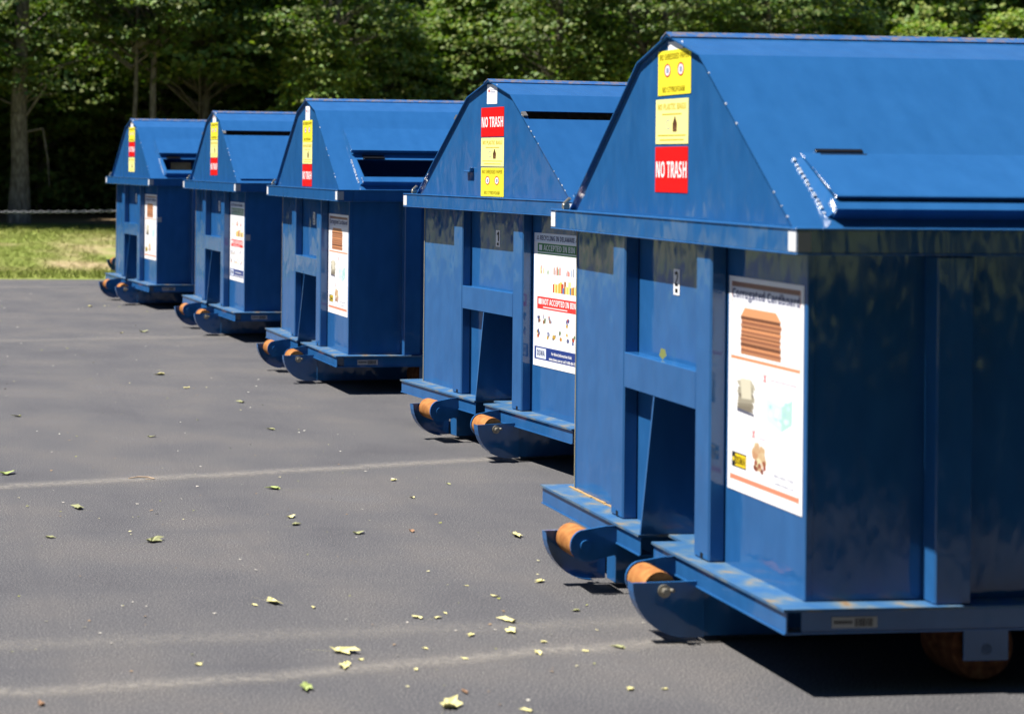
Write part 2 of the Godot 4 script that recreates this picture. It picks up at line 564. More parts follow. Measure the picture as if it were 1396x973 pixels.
func sign_bags(bin: Node3D, u: float, v: float, w: float) -> void:
	var s := sheet(bin, "notice_sign", M.pale, u, v, w, 0.335, 0.218, -0.003)
	s.set_meta("label", "pale yellow sign against plastic bags")
	text(s, "lettering", "NO PLASTIC BAGS!", 0.0, 0.072, 0.002, 0.29, 0.03, M.ink_pale)
	var mb := MB.new()
	for q in [[0.035, 0.2], [-0.068, 0.29], [-0.09, 0.25]]:
		mb.box(Vector3(-q[1] / 2, q[0] - 0.003, 0.002), Vector3(q[1] / 2, q[0] + 0.003, 0.0025))
	part(s, "print", mb, M.ink_pale)
	var bag := MB.new()
	bag.prism(PackedVector2Array([Vector2(0.012, -0.05), Vector2(0.052, -0.05), Vector2(0.055, -0.01), Vector2(0.042, 0.01), Vector2(0.036, 0.024), Vector2(0.028, 0.024), Vector2(0.022, 0.008), Vector2(0.01, -0.012)]), Vector3.ZERO, Vector3.RIGHT, Vector3.UP, Vector3(0, 0, 1), 0.002, 0.0026)
	part(s, "picture", bag, M.rust_dark)
	part(s, "picture", ring(-0.035, -0.015, 0.020, 0.024, 0.0026), M.ink_grey)

func sign_trash(bin: Node3D, u: float, v: float, w: float) -> void:
	var s := sheet(bin, "no_trash_sign", M.red, u, v, w, 0.335, 0.222, 0.003)
	s.set_meta("label", "red sign with white lettering")
	text(s, "lettering", "NO TRASH", 0.0, 0.0, 0.002, 0.315, 0.078, M.white, true)

func fill_poly(im: Image, pts: Array, c: Color) -> void:
	var lo := 99999.0
	var hi := -99999.0
	for p in pts:
		lo = minf(lo, p.y); hi = maxf(hi, p.y)
	for y in range(maxi(0, int(lo)), mini(im.get_height(), int(hi) + 1)):
		var xs := []
		for i in pts.size():
			var a: Vector2 = pts[i]
			var b: Vector2 = pts[(i + 1) % pts.size()]
			if (a.y <= y + 0.5) != (b.y <= y + 0.5):
				xs.append(a.x + (y + 0.5 - a.y) / (b.y - a.y) * (b.x - a.x))
		xs.sort()
		for k in range(0, xs.size() - 1, 2):
			im.fill_rect(Rect2i(int(xs[k]), y, maxi(1, int(xs[k + 1] - xs[k])), 1), c)

func blob(im: Image, x: float, y: float, rx: float, ry: float, c: Color, r: RandomNumberGenerator) -> void:
	var pts := []
	for i in 11:
		var a := TAU * i / 11
		var k := r.randf_range(0.75, 1.1)
		pts.append(Vector2(x + cos(a) * rx * k, y + sin(a) * ry * k))
	fill_poly(im, pts, c)

func poster_cardboard() -> ImageTexture:
	var w := 384
	var h := 600
	var im := Image.create(w, h, false, Image.FORMAT_RGB8)
	im.fill(Color(0.93, 0.93, 0.93))
	var r := RandomNumberGenerator.new()
	r.seed = 5
	var brown := Color(0.66, 0.43, 0.34)
	im.fill_rect(Rect2i(14, 14, 356, 14), Color(0.58, 0.44, 0.38))
	im.fill_rect(Rect2i(14, 14, 3, 560), Color(0.85, 0.68, 0.62))
	im.fill_rect(Rect2i(367, 14, 3, 560), Color(0.85, 0.68, 0.62))
	im.fill_rect(Rect2i(14, 222, 356, 9), Color(0.84, 0.55, 0.40))
	im.fill_rect(Rect2i(14, 556, 356, 14), Color(0.84, 0.52, 0.40))
	im.fill_rect(Rect2i(17, 28, 350, 44), Color(0.84, 0.85, 0.88))  # title band: white paper greyed, rim shadow painted into the print
	# bundle of flattened boxes
	fill_poly(im, [Vector2(86, 84), Vector2(250, 84), Vector2(276, 108), Vector2(66, 108)], Color(0.82, 0.58, 0.40))
	var y := 108
	var k := 0
	while y < 212:
		var hh := r.randi_range(4, 9)
		var c: Color = [Color(0.42, 0.27, 0.19), Color(0.80, 0.55, 0.38), Color(0.55, 0.36, 0.26), Color(0.70, 0.48, 0.34)][k % 4]
		var ax := 66 + r.randi_range(-2, 3)
		im.fill_rect(Rect2i(ax, y, 274 - ax + r.randi_range(-3, 4), hh), c)
		y += hh
		k += 1
	# folded paperboard
	for i in 9:
		var yy := 290 + i * 9
		var xx := 52 + r.randf_range(-6, 6)
		fill_poly(im, [Vector2(xx, yy), Vector2(xx + 84 + r.randf_range(-14, 8), yy - 8), Vector2(xx + 92, yy + 7), Vector2(xx + 8, yy + 12)], Color(0.70, 0.68, 0.60).lerp(Color(0.45, 0.42, 0.36), r.randf()))
	fill_poly(im, [Vector2(66, 282), Vector2(122, 280), Vector2(128, 334), Vector2(74, 338)], Color(0.80, 0.78, 0.69))
	fill_poly(im, [Vector2(50, 366), Vector2(140, 372), Vector2(142, 380), Vector2(50, 376)], Color(0.35, 0.36, 0.42))
	# block of white foam
	fill_poly(im, [Vector2(204, 318), Vector2(258, 296), Vector2(336, 306), Vector2(282, 330)], Color(0.86, 0.93, 0.92))
	fill_poly(im, [Vector2(204, 318), Vector2(282, 330), Vector2(280, 400), Vector2(206, 380)], Color(0.78, 0.88, 0.87))
	fill_poly(im, [Vector2(282, 330), Vector2(336, 306), Vector2(334, 372), Vector2(280, 400)], Color(0.66, 0.80, 0.78))
	for i in 14:
		blob(im, r.randf_range(214, 326), r.randf_range(318, 380), 9, 7, Color(0.88, 0.95, 0.94).lerp(Color(0.62, 0.78, 0.78), r.randf()), r)
	# food-stained box
	for i in 16:
		blob(im, 172 + r.randf_range(-26, 30), 476 + r.randf_range(-40, 38), 16, 15, Color(0.70, 0.50, 0.36).lerp(Color(0.83, 0.82, 0.66), r.randf()), r)
	for i in 8:
		blob(im, 160 + r.randf_range(-22, 40), 500 + r.randf_range(-10, 22), 9, 8, Color(0.62, 0.30, 0.20).lerp(Color(0.45, 0.25, 0.18), r.randf()), r)
	# small print
	for q in [[44, 258, 80, Color(0.78, 0.78, 0.82)], [222, 264, 120, Color(0.88, 0.68, 0.72)], [164, 430, 62, Color(0.88, 0.70, 0.74)], [24, 542, 66, Color(0.76, 0.78, 0.88)]]:
		var xx: int = q[0]
		while xx < q[0] + q[2]:
			var ww := r.randi_range(4, 12)
			im.fill_rect(Rect2i(xx, q[1], ww, 7), q[3])
			xx += ww + 3
	for q in [[196, 266], [140, 426]]:
		fill_poly(im, [Vector2(q[0] - 9, q[1] - 10), Vector2(q[0] - 4, q[1] - 10), Vector2(q[0] + 9, q[1] + 12), Vector2(q[0] + 4, q[1] + 12)], Color(0.75, 0.12, 0.18))
		fill_poly(im, [Vector2(q[0] + 4, q[1] - 10), Vector2(q[0] + 9, q[1] - 10), Vector2(q[0] - 4, q[1] + 12), Vector2(q[0] - 9, q[1] + 12)], Color(0.75, 0.12, 0.18))
	im.fill_rect(Rect2i(24, 492, 78, 42), Color(0.13, 0.13, 0.16))
	im.fill_rect(Rect2i(42, 496, 57, 34), Color(0.93, 0.80, 0.12))
	blob(im, 33, 512, 7, 7, Color(0.9, 0.8, 0.2), r)
	return ImageTexture.create_from_image(im)

func poster_recycling() -> ImageTexture:
	var w := 384
	var h := 600
	var im := Image.create(w, h, false, Image.FORMAT_RGB8)
	im.fill(Color(0.93, 0.93, 0.93))
	var r := RandomNumberGenerator.new()
	r.seed = 8
	im.fill_rect(Rect2i(0, 0, w, 40), Color(0.84, 0.88, 0.93))
	im.fill_rect(Rect2i(30, 46, 326, 38), Color(0.22, 0.50, 0.28))
	im.fill_rect(Rect2i(30, 89, 326, 6), Color(0.40, 0.66, 0.40))
	im.fill_rect(Rect2i(30, 286, 326, 56), Color(0.86, 0.22, 0.20))
	im.fill_rect(Rect2i(80, 330, 200, 5), Color(0.95, 0.85, 0.85))
	im.fill_rect(Rect2i(10, 512, 364, 58), Color(0.13, 0.22, 0.48))
	im.fill_rect(Rect2i(24, 518, 84, 46), Color(0.85, 0.88, 0.93))
	var bright := [Color(0.25, 0.35, 0.62), Color(0.80, 0.30, 0.22), Color(0.85, 0.70, 0.25), Color(0.55, 0.62, 0.72), Color(0.30, 0.30, 0.34), Color(0.62, 0.42, 0.28), Color(0.70, 0.78, 0.86), Color(0.42, 0.55, 0.35)]
	for g in [[90, 150, 34, 10], [190, 150, 32, 10], [300, 150, 36, 10]]:
		for i in g[3]:
			var x: float = g[0] + r.randf_range(-g[2], g[2])
			var bw := r.randf_range(6, 12)
			var bh := r.randf_range(16, 40)
			var y0 := 182.0 - bh
			var c: Color = bright[r.randi() % bright.size()].lerp(Color(0.86, 0.88, 0.92), r.randf_range(0.1, 0.6))
			fill_poly(im, [Vector2(x - bw / 2, 182), Vector2(x - bw / 2, y0 + 8), Vector2(x - bw / 5, y0), Vector2(x + bw / 5, y0), Vector2(x + bw / 2, y0 + 8), Vector2(x + bw / 2, 182)], c)
	for i in 17:
		var x := 160 + i * 11.5
		var bw := r.randf_range(12, 24)
		var bh := r.randf_range(26, 58)
		im.fill_rect(Rect2i(int(x), int(262 - bh), int(bw), int(bh)), [Color(0.83, 0.62, 0.25), Color(0.86, 0.76, 0.36), Color(0.65, 0.42, 0.25), Color(0.30, 0.46, 0.70), Color(0.74, 0.28, 0.20), Color(0.90, 0.84, 0.55)][r.randi() % 6])
	for i in 5:
		im.fill_rect(Rect2i(34, 226 + i * 8, 80 + r.randi_range(-14, 4), 3), Color(0.74, 0.76, 0.82))
	for q in [[44, 388], [92, 388], [140, 388], [285, 388], [40, 455], [130, 462], [175, 465], [230, 452], [282, 455], [335, 458]]:
		for i in 5:
			blob(im, q[0] + r.randf_range(-9, 9), q[1] + r.randf_range(-16, 14), 8, 10, bright[r.randi() % bright.size()].lerp(Color(0.35, 0.2, 0.2), 0.25), r)
		im.fill_rect(Rect2i(q[0] - 14, q[1] + 28, 28, 3), Color(0.78, 0.78, 0.82))
	return ImageTexture.create_from_image(im)

func poster(bin: Node3D, kind: String, gu: float) -> void:
	var cw := 0.333
	var cv := 1.188
	if kind == "cardboard":
		var s := sheet(bin, "poster", M.poster_cardboard, gu, cv, cw, 0.615, 0.962)
		s.set_meta("label", "white poster with a picture of stacked cardboard")
		text(s, "lettering", "Corrugated Cardboard", 0, 0.402, 0.002, 0.555, 0.058, M.ink_navy)
		text(s, "lettering", "DSWA", -0.195, -0.342, 0.002, 0.082, 0.036, M.black)
		text(s, "lettering", "800-404-7080", 0.165, -0.352, 0.002, 0.16, 0.014, M.ink_grey, false)
		text(s, "lettering", "www.dswa.com", 0.17, -0.383, 0.002, 0.15, 0.014, M.ink_grey, false)
	else:
		var s := sheet(bin, "poster", M.poster_recycling, gu, cv, cw, 0.60, 0.965)
		s.set_meta("label", "white poster with a green and a red banner")
		text(s, "lettering", "RECYCLING IN DELAWARE", 0, 0.448, 0.002, 0.44, 0.034, M.ink_navy)
		for k in [-0.25, 0.25]:
			var tri_ring := MB.new()
			for i in 3:
				var a := TAU * i / 3 + PI / 2
				var b := TAU * (i + 1) / 3 + PI / 2
				var o := Vector2(k, 0.446)
				var p0 := o + Vector2(cos(a), sin(a)) * 0.02
				var p1 := o + Vector2(cos(b), sin(b)) * 0.02
				var p2 := o + Vector2(cos(b), sin(b)) * 0.012
				var p3 := o + Vector2(cos(a), sin(a)) * 0.012
				tri_ring.face([Vector3(p0.x, p0.y, 0.0027), Vector3(p1.x, p1.y, 0.0027), Vector3(p2.x, p2.y, 0.0027), Vector3(p3.x, p3.y, 0.0027)], Vector3(0, 0, 1))
			part(s, "recycling_emblem", tri_ring, M.ink_navy)
		for q in [["ACCEPTED IN BIN", 0.378, 0.40, 0.042, 0.025], ["NOT ACCEPTED IN BIN", -0.006 - 0.006, 0.425, 0.042, 0.03]]:
			text(s, "lettering", q[0], q[4], q[1], 0.002, q[2], q[3], M.white)
			var cbx := MB.new()
			cbx.box(Vector3(-0.235, q[1] - 0.02, 0.002), Vector3(-0.195, q[1] + 0.02, 0.0026))
			part(s, "tick_box", cbx, M.white)
		text(s, "lettering", "For More Information Visit:", 0.07, -0.376, 0.002, 0.26, 0.022, M.white)
		text(s, "lettering", "www.dswa.com or call 1-800-404-7080", 0.09, -0.415, 0.002, 0.36, 0.022, M.white)
		text(s, "lettering", "DSWA", -0.197, -0.386, 0.002, 0.10, 0.04, M.ink_navy)

func arc(cx: float, cy: float, rx: float, ry: float, a0: float, a1: float, n: int) -> Array:
	var out := []
	for i in n + 1:
		var a := deg_to_rad(a0 + (a1 - a0) * i / n)
		out.append(Vector2(cx + cos(a) * rx, cy + sin(a) * ry))
	return out

func nose(bin: Node3D, outer: float, inner: float, dir: float) -> void:
	# outer skid plate, inner cheek, roller and axle at one of the two long rails
	var plate := MB.new()
	var pts := [Vector2(-0.11, 0.027), Vector2(-0.11, 0.283), Vector2(-0.447, 0.277)]
	pts.append_array(arc(-0.19, 0.277, 0.257, 0.25, 190, 270, 9))
	wprism(plate, PackedVector2Array(pts), outer - 0.006, outer + 0.006)
	# rounded front band that closes the skid
	var band := arc(-0.19, 0.277, 0.257, 0.25, 180, 270, 10)
	for i in range(band.size() - 1):
		var a: Vector2 = band[i]
		var b: Vector2 = band[i + 1]
		plate.face([uvw(a.x, a.y, outer), uvw(b.x, b.y, outer), uvw(b.x, b.y, outer + dir * 0.05), uvw(a.x, a.y, outer + dir * 0.05)], Vector3(-1, -1, 0))
	var s := part(bin, "skid_plate", plate, M.paint)
	var bolt := MB.new()
	bolt.tube(uvw(-0.30, 0.24, outer - dir * 0.006), uvw(-0.30, 0.24, outer - dir * 0.014), 0.030, 0.030, 16)
	bolt.tube(uvw(-0.30, 0.24, outer - dir * 0.014), uvw(-0.30, 0.24, outer - dir * 0.034), 0.018, 0.016, 6)
	bolt.tube(uvw(-0.27, 0.245, outer - dir * 0.010), uvw(-0.265, 0.245, outer - dir * 0.03), 0.009, 0.009, 6)
	part(s, "axle_bolt", bolt, M.steel)
	var cheek := MB.new()
	pts = [Vector2(-0.14, 0.20), Vector2(-0.14, 0.345)]
	pts.append(Vector2(-0.2, 0.343))
	pts.append_array(arc(-0.305, 0.245, 0.08, 0.082, 110, 285, 12))
	wprism(cheek, PackedVector2Array(pts), inner - 0.006, inner + 0.006)
	var ch := part(bin, "roller_cheek", cheek, M.paint)
	var hub := MB.new()
	hub.tube(uvw(-0.305, 0.245, inner + dir * 0.006), uvw(-0.305, 0.245, inner + dir * 0.016), 0.030, 0.030, 16)
	part(ch, "axle_end", hub, M.paint)
	var rol := MB.new()
	rol.tube(uvw(-0.305, 0.243, outer + dir * 0.02), uvw(-0.305, 0.243, inner - dir * 0.012), 0.077, 0.077, 24)
	part(bin, "front_roller", rol, M.rust)

func ground_wheel(bin: Node3D, u: float, w0: float, w1: float) -> void:
	var mb := MB.new()
	mb.tube(uvw(u, 0.15, w0 + 0.012), uvw(u, 0.15, w1 - 0.012), 0.15, 0.15, 32)
	mb.tube(uvw(u, 0.15, w0), uvw(u, 0.15, w0 + 0.012), 0.135, 0.15, 32)
	mb.tube(uvw(u, 0.15, w1 - 0.012), uvw(u, 0.15, w1), 0.15, 0.135, 32)
	var wh := part(bin, "ground_wheel", mb, M.rust_dark)
	var br := MB.new()
	bx(br, u - 0.1, u + 0.1, 0.10, 0.262, w0 - 0.03, w0 - 0.018, 0.003)
	bx(br, u - 0.1, u + 0.1, 0.10, 0.262, w1 + 0.018, w1 + 0.03, 0.003)
	br.tube(uvw(u, 0.15, w0 - 0.03), uvw(u, 0.15, w1 + 0.03), 0.025, 0.025, 10)
	part(wh, "wheel_bracket", br, M.paint)

func make_bin(at: Vector3, deg: float, label: String, kind: String, opened: bool, lid: float, signs: Array, brackets := true) -> Node3D:
	var b := thing("recycling_dumpster", label, "dumpster", at, deg_to_rad(deg), "blue recycling dumpsters in a row")
	var mb := MB.new()
	# --- body
	bx(mb, 0, 0.006, BASE, 1.86, 0, 0.79, 0.0)
	bx(mb, 0, 0.006, BASE, 1.86, 1.224, W, 0.0)
	bx(mb, 0, 0.006, 1.0365, 1.86, 0.79, 1.224, 0.0)
	part(b, "end_wall", mb, M.paint)
	mb = MB.new()
	bx(mb, 0.34, 0.346, BASE, 1.06, 0.78, 1.23, 0.0)
	bx(mb, 0.0065, 0.34, BASE, 1.06, 0.78, 0.786, 0.0)
	bx(mb, 0.0065, 0.34, 1.04, 1.046, 0.786, 1.212, 0.0)
	part(b, "hook_pocket", mb, M.paint)
	mb = MB.new(); bx(mb, L - 0.006, L, BASE, 1.86, 0, W, 0.002); part(b, "end_wall", mb, M.paint)
	for q in [[0.0005, 0.0065], [W - 0.0065, W - 0.0005]]:
		mb = MB.new(); bx(mb, 0.0065, L - 0.0065, BASE, 1.86, q[0], q[1], 0.001); part(b, "side_wall", mb, M.paint)
	# corner angles
	for q in [[-0.004, 0.02], [W - 0.02, W + 0.004]]:
		mb = MB.new(); bx(mb, -0.004, 0.03, BASE + 0.001, 1.85, q[0], q[1], 0.004); part(b, "corner_angle", mb, M.paint)
	# --- end stiles, crossbar, pull gusset
	for q in [[0.66, 0.80], [1.55, 1.69]]:
		mb = MB.new(); bx(mb, -0.08, -0.0005, BASE, 1.84, q[0], q[1], 0.008)
		var st := part(b, "stile", mb, M.paint)
		mb = MB.new()
		bx(mb, -0.081, -0.0795, BASE + 0.002, BASE + 0.03, q[0] + 0.05, q[0] + 0.075, 0.0)
		part(st, "drain_hole", mb, M.black)
	mb = MB.new(); bx(mb, -0.0785, -0.0005, 1.035, 1.213, 0.8, 1.55, 0.003); part(b, "crossbar", mb, M.paint)
	mb = MB.new(); wprism(mb, PackedVector2Array([Vector2(0.34, BASE), Vector2(-0.142, BASE), Vector2(-0.078, 1.034), Vector2(0.34, 1.034)]), 1.212, 1.2235)
	part(b, "pull_gusset", mb, M.paint)
	# --- base
	var slot := PackedVector2Array([Vector2(-0.155, -0.11), Vector2(L + 0.06, -0.11), Vector2(L + 0.06, W + 0.11), Vector2(-0.155, W + 0.11), Vector2(-0.155, 1.21), Vector2(0.0, 1.21), Vector2(0.0, 1.07), Vector2(-0.155, 1.07)])
	mb = MB.new()
	mb.prism(slot, Vector3.ZERO, Vector3.RIGHT, Vector3(0, 0, -1), Vector3.UP, BASE - 0.012, BASE)
	part(b, "base_plate", mb, M.worn)
	for q in [[-0.105, 1.07], [1.21, W + 0.105]]:
		mb = MB.new()
		bx(mb, -0.143, -0.135, 0.262, BASE - 0.0125, q[0], q[1], 0.001)
		bx(mb, -0.150, -0.075, 0.254, 0.262, q[0], q[1], 0.001)
		part(b, "front_channel", mb, M.paint)
	for q in [-0.095, W + 0.087]:
		mb = MB.new()
		bx(mb, -0.07, L + 0.05, 0.262, BASE - 0.0125, q, q + 0.008, 0.001)
		bx(mb, -0.07, L + 0.05, 0.254, 0.262, q - 0.005, q + 0.07 if q < 0 else q + 0.013, 0.001)
		part(b, "side_channel", mb, M.paint)
	for q in [[0.656, 0.756], [1.574, 1.674]]:
		mb = MB.new(); bx(mb, -0.105, L, 0.028, BASE - 0.0125, q[0], q[1], 0.004); part(b, "long_rail", mb, M.paint)
	for k in 4:
		mb = MB.new(); bx(mb, 0.25 + k * 1.55, 0.33 + k * 1.55, 0.25, BASE - 0.0125, -0.08, W + 0.08, 0.003); part(b, "cross_member", mb, M.paint)
	nose(b, 0.645, 0.85, 1.0)
	nose(b, 1.685, 1.48, -1.0)
	for q in [[0.80, 0.02, 0.22], [0.80, W - 0.22, W - 0.02], [L - 0.7, 0.02, 0.22], [L - 0.7, W - 0.22, W - 0.02]]:
		ground_wheel(b, q[0], q[1], q[2])
	# --- side ribs
	var u := 0.515
	while u < L - 0.2:
		for q in [[-0.088, 0.0], [W, W + 0.088]]:
			mb = MB.new(); bx(mb, u, u + 0.16, BASE + 0.0005, 1.80, q[0], q[1], 0.006); part(b, "side_rib", mb, M.paint)
		u += 1.2
	# --- lid rim: a channel with lips, all round
	var f := -0.115 + lid
	for k in 2:
		var u0 := f if k == 0 else L + 0.01
		var u1 := 0.0 - 0.001 if k == 0 else L + 0.115
		mb = MB.new()
		bx(mb, u0 + 0.005, u1, 1.812, 1.906, -0.1, W + 0.1, 0.002)
		bx(mb, u0, u1, 1.906, 1.916, -0.104, W + 0.104, 0.003)
		bx(mb, u0 + 0.001, u1, 1.804, 1.812, -0.103, W + 0.103, 0.003)
		part(b, "rim", mb, M.paint)
	for k in 2:
		var w0 := -0.1 if k == 0 else W + 0.001
		var w1 := -0.001 if k == 0 else W + 0.1
		mb = MB.new()
		bx(mb, 0.0, L + 0.009, 1.812, 1.906, w0 + (0.004 if k == 0 else 0.0), w1 - (0.004 if k == 1 else 0.0), 0.002)
		bx(mb, 0.0, L + 0.009, 1.906, 1.916, w0 - (0.004 if k == 0 else 0.0), w1 + (0.004 if k == 1 else 0.0), 0.003)
		bx(mb, 0.0, L + 0.009, 1.804, 1.812, w0, w1, 0.003)
		part(b, "rim", mb, M.paint)
	# --- gables and roof
	var g := -0.035 + lid
	var outline := PackedVector2Array([Vector2(0.028, 1.9165), Vector2(W - 0.028, 1.9165), Vector2(W - 0.845, KNEE_V - 0.01), Vector2(W / 2, RIDGE - 0.012), Vector2(0.845, KNEE_V - 0.01)])
	mb = MB.new(); uprism(mb, outline, g, g + 0.006)
	var gp := part(b, "gable_panel", mb, M.paint)
	mb = MB.new(); uprism(mb, outline, L + 0.02, L + 0.026); part(b, "gable_panel", mb, M.paint)
	mb = MB.new()
	var bt := 0.05
	while bt < 0.98:
		var bl := rng.randf_range(0.004, 0.02)
		if rng.randf() < 0.3:
			sbox(mb, g - 0.0235, g - 0.0185, bt, bt + bl * 0.8, -0.004, 0.0015)
		bt += bl + rng.randf_range(0.004, 0.05)
	part(b, "weld_bead", mb, M.weld).set_meta("kind", "stuff")
	mb = MB.new(); bx(mb, -0.0065, -0.0042, BASE + 0.004, 1.80, W - 0.014, W - 0.006, 0.0); part(b, "seam_sealant", mb, M.sealant)
	var r0 := g - 0.022
	var r1 := L + 0.05
	var th := 0.007
	var hm := 0.0
	for side in 2:
		mb = MB.new()
		if kind == "cardboard":
			sbox(mb, r0, r1, 0.0, 0.11, -th, 0, side)
			sbox(mb, r0, r1, 0.37, 1.0, -th, 0, side)
			sbox(mb, r0, 0.17, 0.11, 0.37, -th, 0, side)
			sbox(mb, L - 0.2, r1, 0.11, 0.37, -th, 0, side)
		else:
			sbox(mb, r0, r1, 0.835, 1.0, -th, 0, side)
			sbox(mb, r0, r1, 0.0, 0.05, -th, 0, side)
			sbox(mb, r0, g + 0.02, 0.05, 0.835, -th, 0, side)
			sbox(mb, L - 0.05, r1, 0.05, 0.835, -th, 0, side)
		part(b, "roof_panel", mb, M.paint)
		# upper shallow slope
		mb = MB.new()
		var a := slope(0, 1.0, 0, side)
		for _i in 1:
			var p := []
			for dz in [-th, 0.0]:
				for tt in 2:
					for uu in [r0, r1]:
						var y: float = (a.y if tt == 0 else RIDGE) + dz
						var z: float = a.z if tt == 0 else -W / 2
						p.append(Vector3(uu, y, z))
			mb.hexa([p[0], p[1], p[4], p[5], p[2], p[3], p[6], p[7]])
		part(b, "roof_panel", mb, M.paint)
		# hatch
		if kind == "cardboard":
			mb = MB.new()
			for q: Array in [[0.118, 0.165], [L - 0.2, L - 0.155]]:
				var m: bool = q[0] < 1.0
				var ua: float = q[0] + (0.032 if m else 0.0)
				var ub: float = q[1] - (0.0 if m else 0.032)
				mb.hexa([slope(q[0], 0.05, 0.0005, side), slope(q[1], 0.05, 0.0005, side), slope(ua, 0.05, 0.058, side), slope(ub, 0.05, 0.058, side),
					slope(q[0], 0.37, 0.0005, side), slope(q[1], 0.37, 0.0005, side), slope(ua, 0.37, 0.010, side), slope(ub, 0.37, 0.010, side)])
			sbox(mb, 0.135, L - 0.17, 0.042, 0.10, 0.0008, 0.060, side)
			part(b, "hatch_frame", mb, M.paint)
			mb = MB.new()
			if opened and side == 0:
				sbox(mb, 0.125, L - 0.16, 0.437, 0.75, 0.045, 0.053, side, 0.012, 0.020)
				sbox(mb, 0.125, L - 0.16, 0.437, 0.449, 0.016, 0.045, side)
			else:
				sbox(mb, 0.150, L - 0.16, 0.098, 0.385, 0.068, 0.076, side, 0.012, 0.020)
				sbox(mb, 0.150, L - 0.16, 0.094, 0.104, 0.064, 0.078, side)
			var hatch := part(b, "hatch", mb, M.paint)
			if opened and side == 0:
				hatch.set_meta("label", "roof hatch folded back onto the roof")
			for k in 4:
				mb = MB.new()
				var hu := 0.235 + k * 1.5
				sbox(mb, hu, hu + 0.216, 0.372, 0.382, 0.001, 0.022, side)
				sbox(mb, hu, hu + 0.216, 0.403, 0.418, 0.001, 0.012, side)
				part(hatch, "painted_hinge_gap", mb, M.black)  # black strips stand in for the shade in the gaps at the lid joint
			if side == 0:
				mb = MB.new()
				var t := 0.355
				while t > 0.06:
					var s := rng.randf_range(0.006, 0.014)
					sbox(mb, 0.106 + rng.randf_range(0, 0.004), 0.119, t, t + s, 0.0003, rng.randf_range(0.004, 0.010), side)
					t -= s + rng.randf_range(0.003, 0.02)
				part(b, "weld_bead", mb, M.weld).set_meta("kind", "stuff")
		else:
			mb = MB.new()
			sbox(mb, g + 0.022, L - 0.052, 0.052, 0.762, -0.012, -0.004, side)
			sbox(mb, g + 0.022, L - 0.052, 0.752, 0.762, -0.06, -0.012, side)
			sbox(mb, g + 0.03, L - 0.06, 0.046, 0.062, -0.003, 0.018, side)
			part(b, "hatch", mb, M.paint)
			mb = MB.new()
			sbox(mb, g - 0.022, g + 0.012, 0.775, 0.815, 0.0008, 0.016, side)
			part(b, "hatch_bracket", mb, M.steel)
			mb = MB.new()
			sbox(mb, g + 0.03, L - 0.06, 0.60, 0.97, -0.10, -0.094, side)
			part(b, "added_dark_plate", mb, M.rust_dark)  # plate added below the roof gap; its dark colour stands in for shade inside
	# ridge cap
	mb = MB.new()
	for s in [-1.0, 1.0]:
		var c := W / 2
		var p := []
		for q in [[0.0, 0.006], [0.0, 0.014], [0.055, -0.012], [0.055, -0.020]]:
			p.append(Vector2(c + s * q[0], RIDGE + q[1]))
		uprism(mb, PackedVector2Array(p), r0 - 0.004, r1 + 0.004)
	part(b, "ridge_cap", mb, M.ridge)
	# eave latches
	for w in [W + 0.005]:
		mb = MB.new()
		var e := Vector3(g - 0.03, 1.917, -w)
		mb.box(e + Vector3(-0.02, 0, -0.012), e + Vector3(0.02, 0.03, 0.012), 0.004)
		mb.tube(e + Vector3(-0.008, 0.03, 0), e + Vector3(0.010, 0.062, 0.03), 0.012, 0.010, 8)
		part(b, "latch", mb, M.steel)
	# reflective tape on the rim corners
	for q in [[-0.098, -0.040], [W + 0.040, W + 0.098]]:
		mb = MB.new(); bx(mb, f + 0.003, f + 0.006, 1.818, 1.898, q[0], q[1], 0.0); part(b, "reflective_tape", mb, M.tape)
	mb = MB.new(); bx(mb, f + 0.008, f + 0.066, 1.818, 1.898, -0.102, -0.099, 0.0); part(b, "reflective_tape", mb, M.grey_label)
	# --- print
	poster(b, kind, -0.0005)
	var gu := g - 0.0005
	for s in signs:
		match s[0]:
			"shredded": sign_shredded(b, gu, s[1], s[2])
			"bags": sign_bags(b, gu, s[1], s[2])
			"trash": sign_trash(b, gu, s[1], s[2])
			"white":
				var wl := sheet(b, "permit_label", M.white, gu, s[1], s[2], 0.15, 0.148, -0.02, 0.001)
				mb = MB.new()
				mb.box(Vector3(-0.055, 0.015, 0.001), Vector3(-0.035, 0.035, 0.0015))
				part(wl, "print", mb, M.ink_red)
				mb = MB.new()
				for k in 3:
					mb.box(Vector3(-0.03, 0.03 - k * 0.012, 0.001), Vector3(0.06 - k * 0.01, 0.035 - k * 0.012, 0.0015))
				part(wl, "print", mb, M.ink_grey)
	var dec := sheet(b, "number_label", M.white, -0.0005, 1.60, 1.148, 0.062, 0.126)
	text(dec, "lettering", "2" if kind == "cardboard" else "1", 0, 0.016, 0.002, 0.034, 0.072, M.black)
	mb = MB.new(); mb.box(Vector3(-0.013, -0.052, 0.002), Vector3(0.013, -0.032, 0.0026)); part(dec, "print", mb, M.black)
	# bar-code tag on the side channel
	var tg := MB.new()
	var tu := 0.06
	bx(tg, tu, tu + 0.197, 0.277, 0.322, -0.098, -0.0955, 0.0)
	var tgo := part(b, "asset_tag", tg, M.grey_label)
	mb = MB.new()
	var x := tu + 0.10
	while x < tu + 0.18:
		var ww := rng.randf_range(0.002, 0.006)
		bx(mb, x, x + ww, 0.283, 0.316, -0.0985, -0.0981, 0.0)
		x += ww + rng.randf_range(0.002, 0.004)
	for k in 9:
		bx(mb, tu + 0.01 + k * 0.009, tu + 0.016 + k * 0.009, 0.294, 0.308, -0.0985, -0.0981, 0.0)
	part(tgo, "print", mb, M.black)
	return b

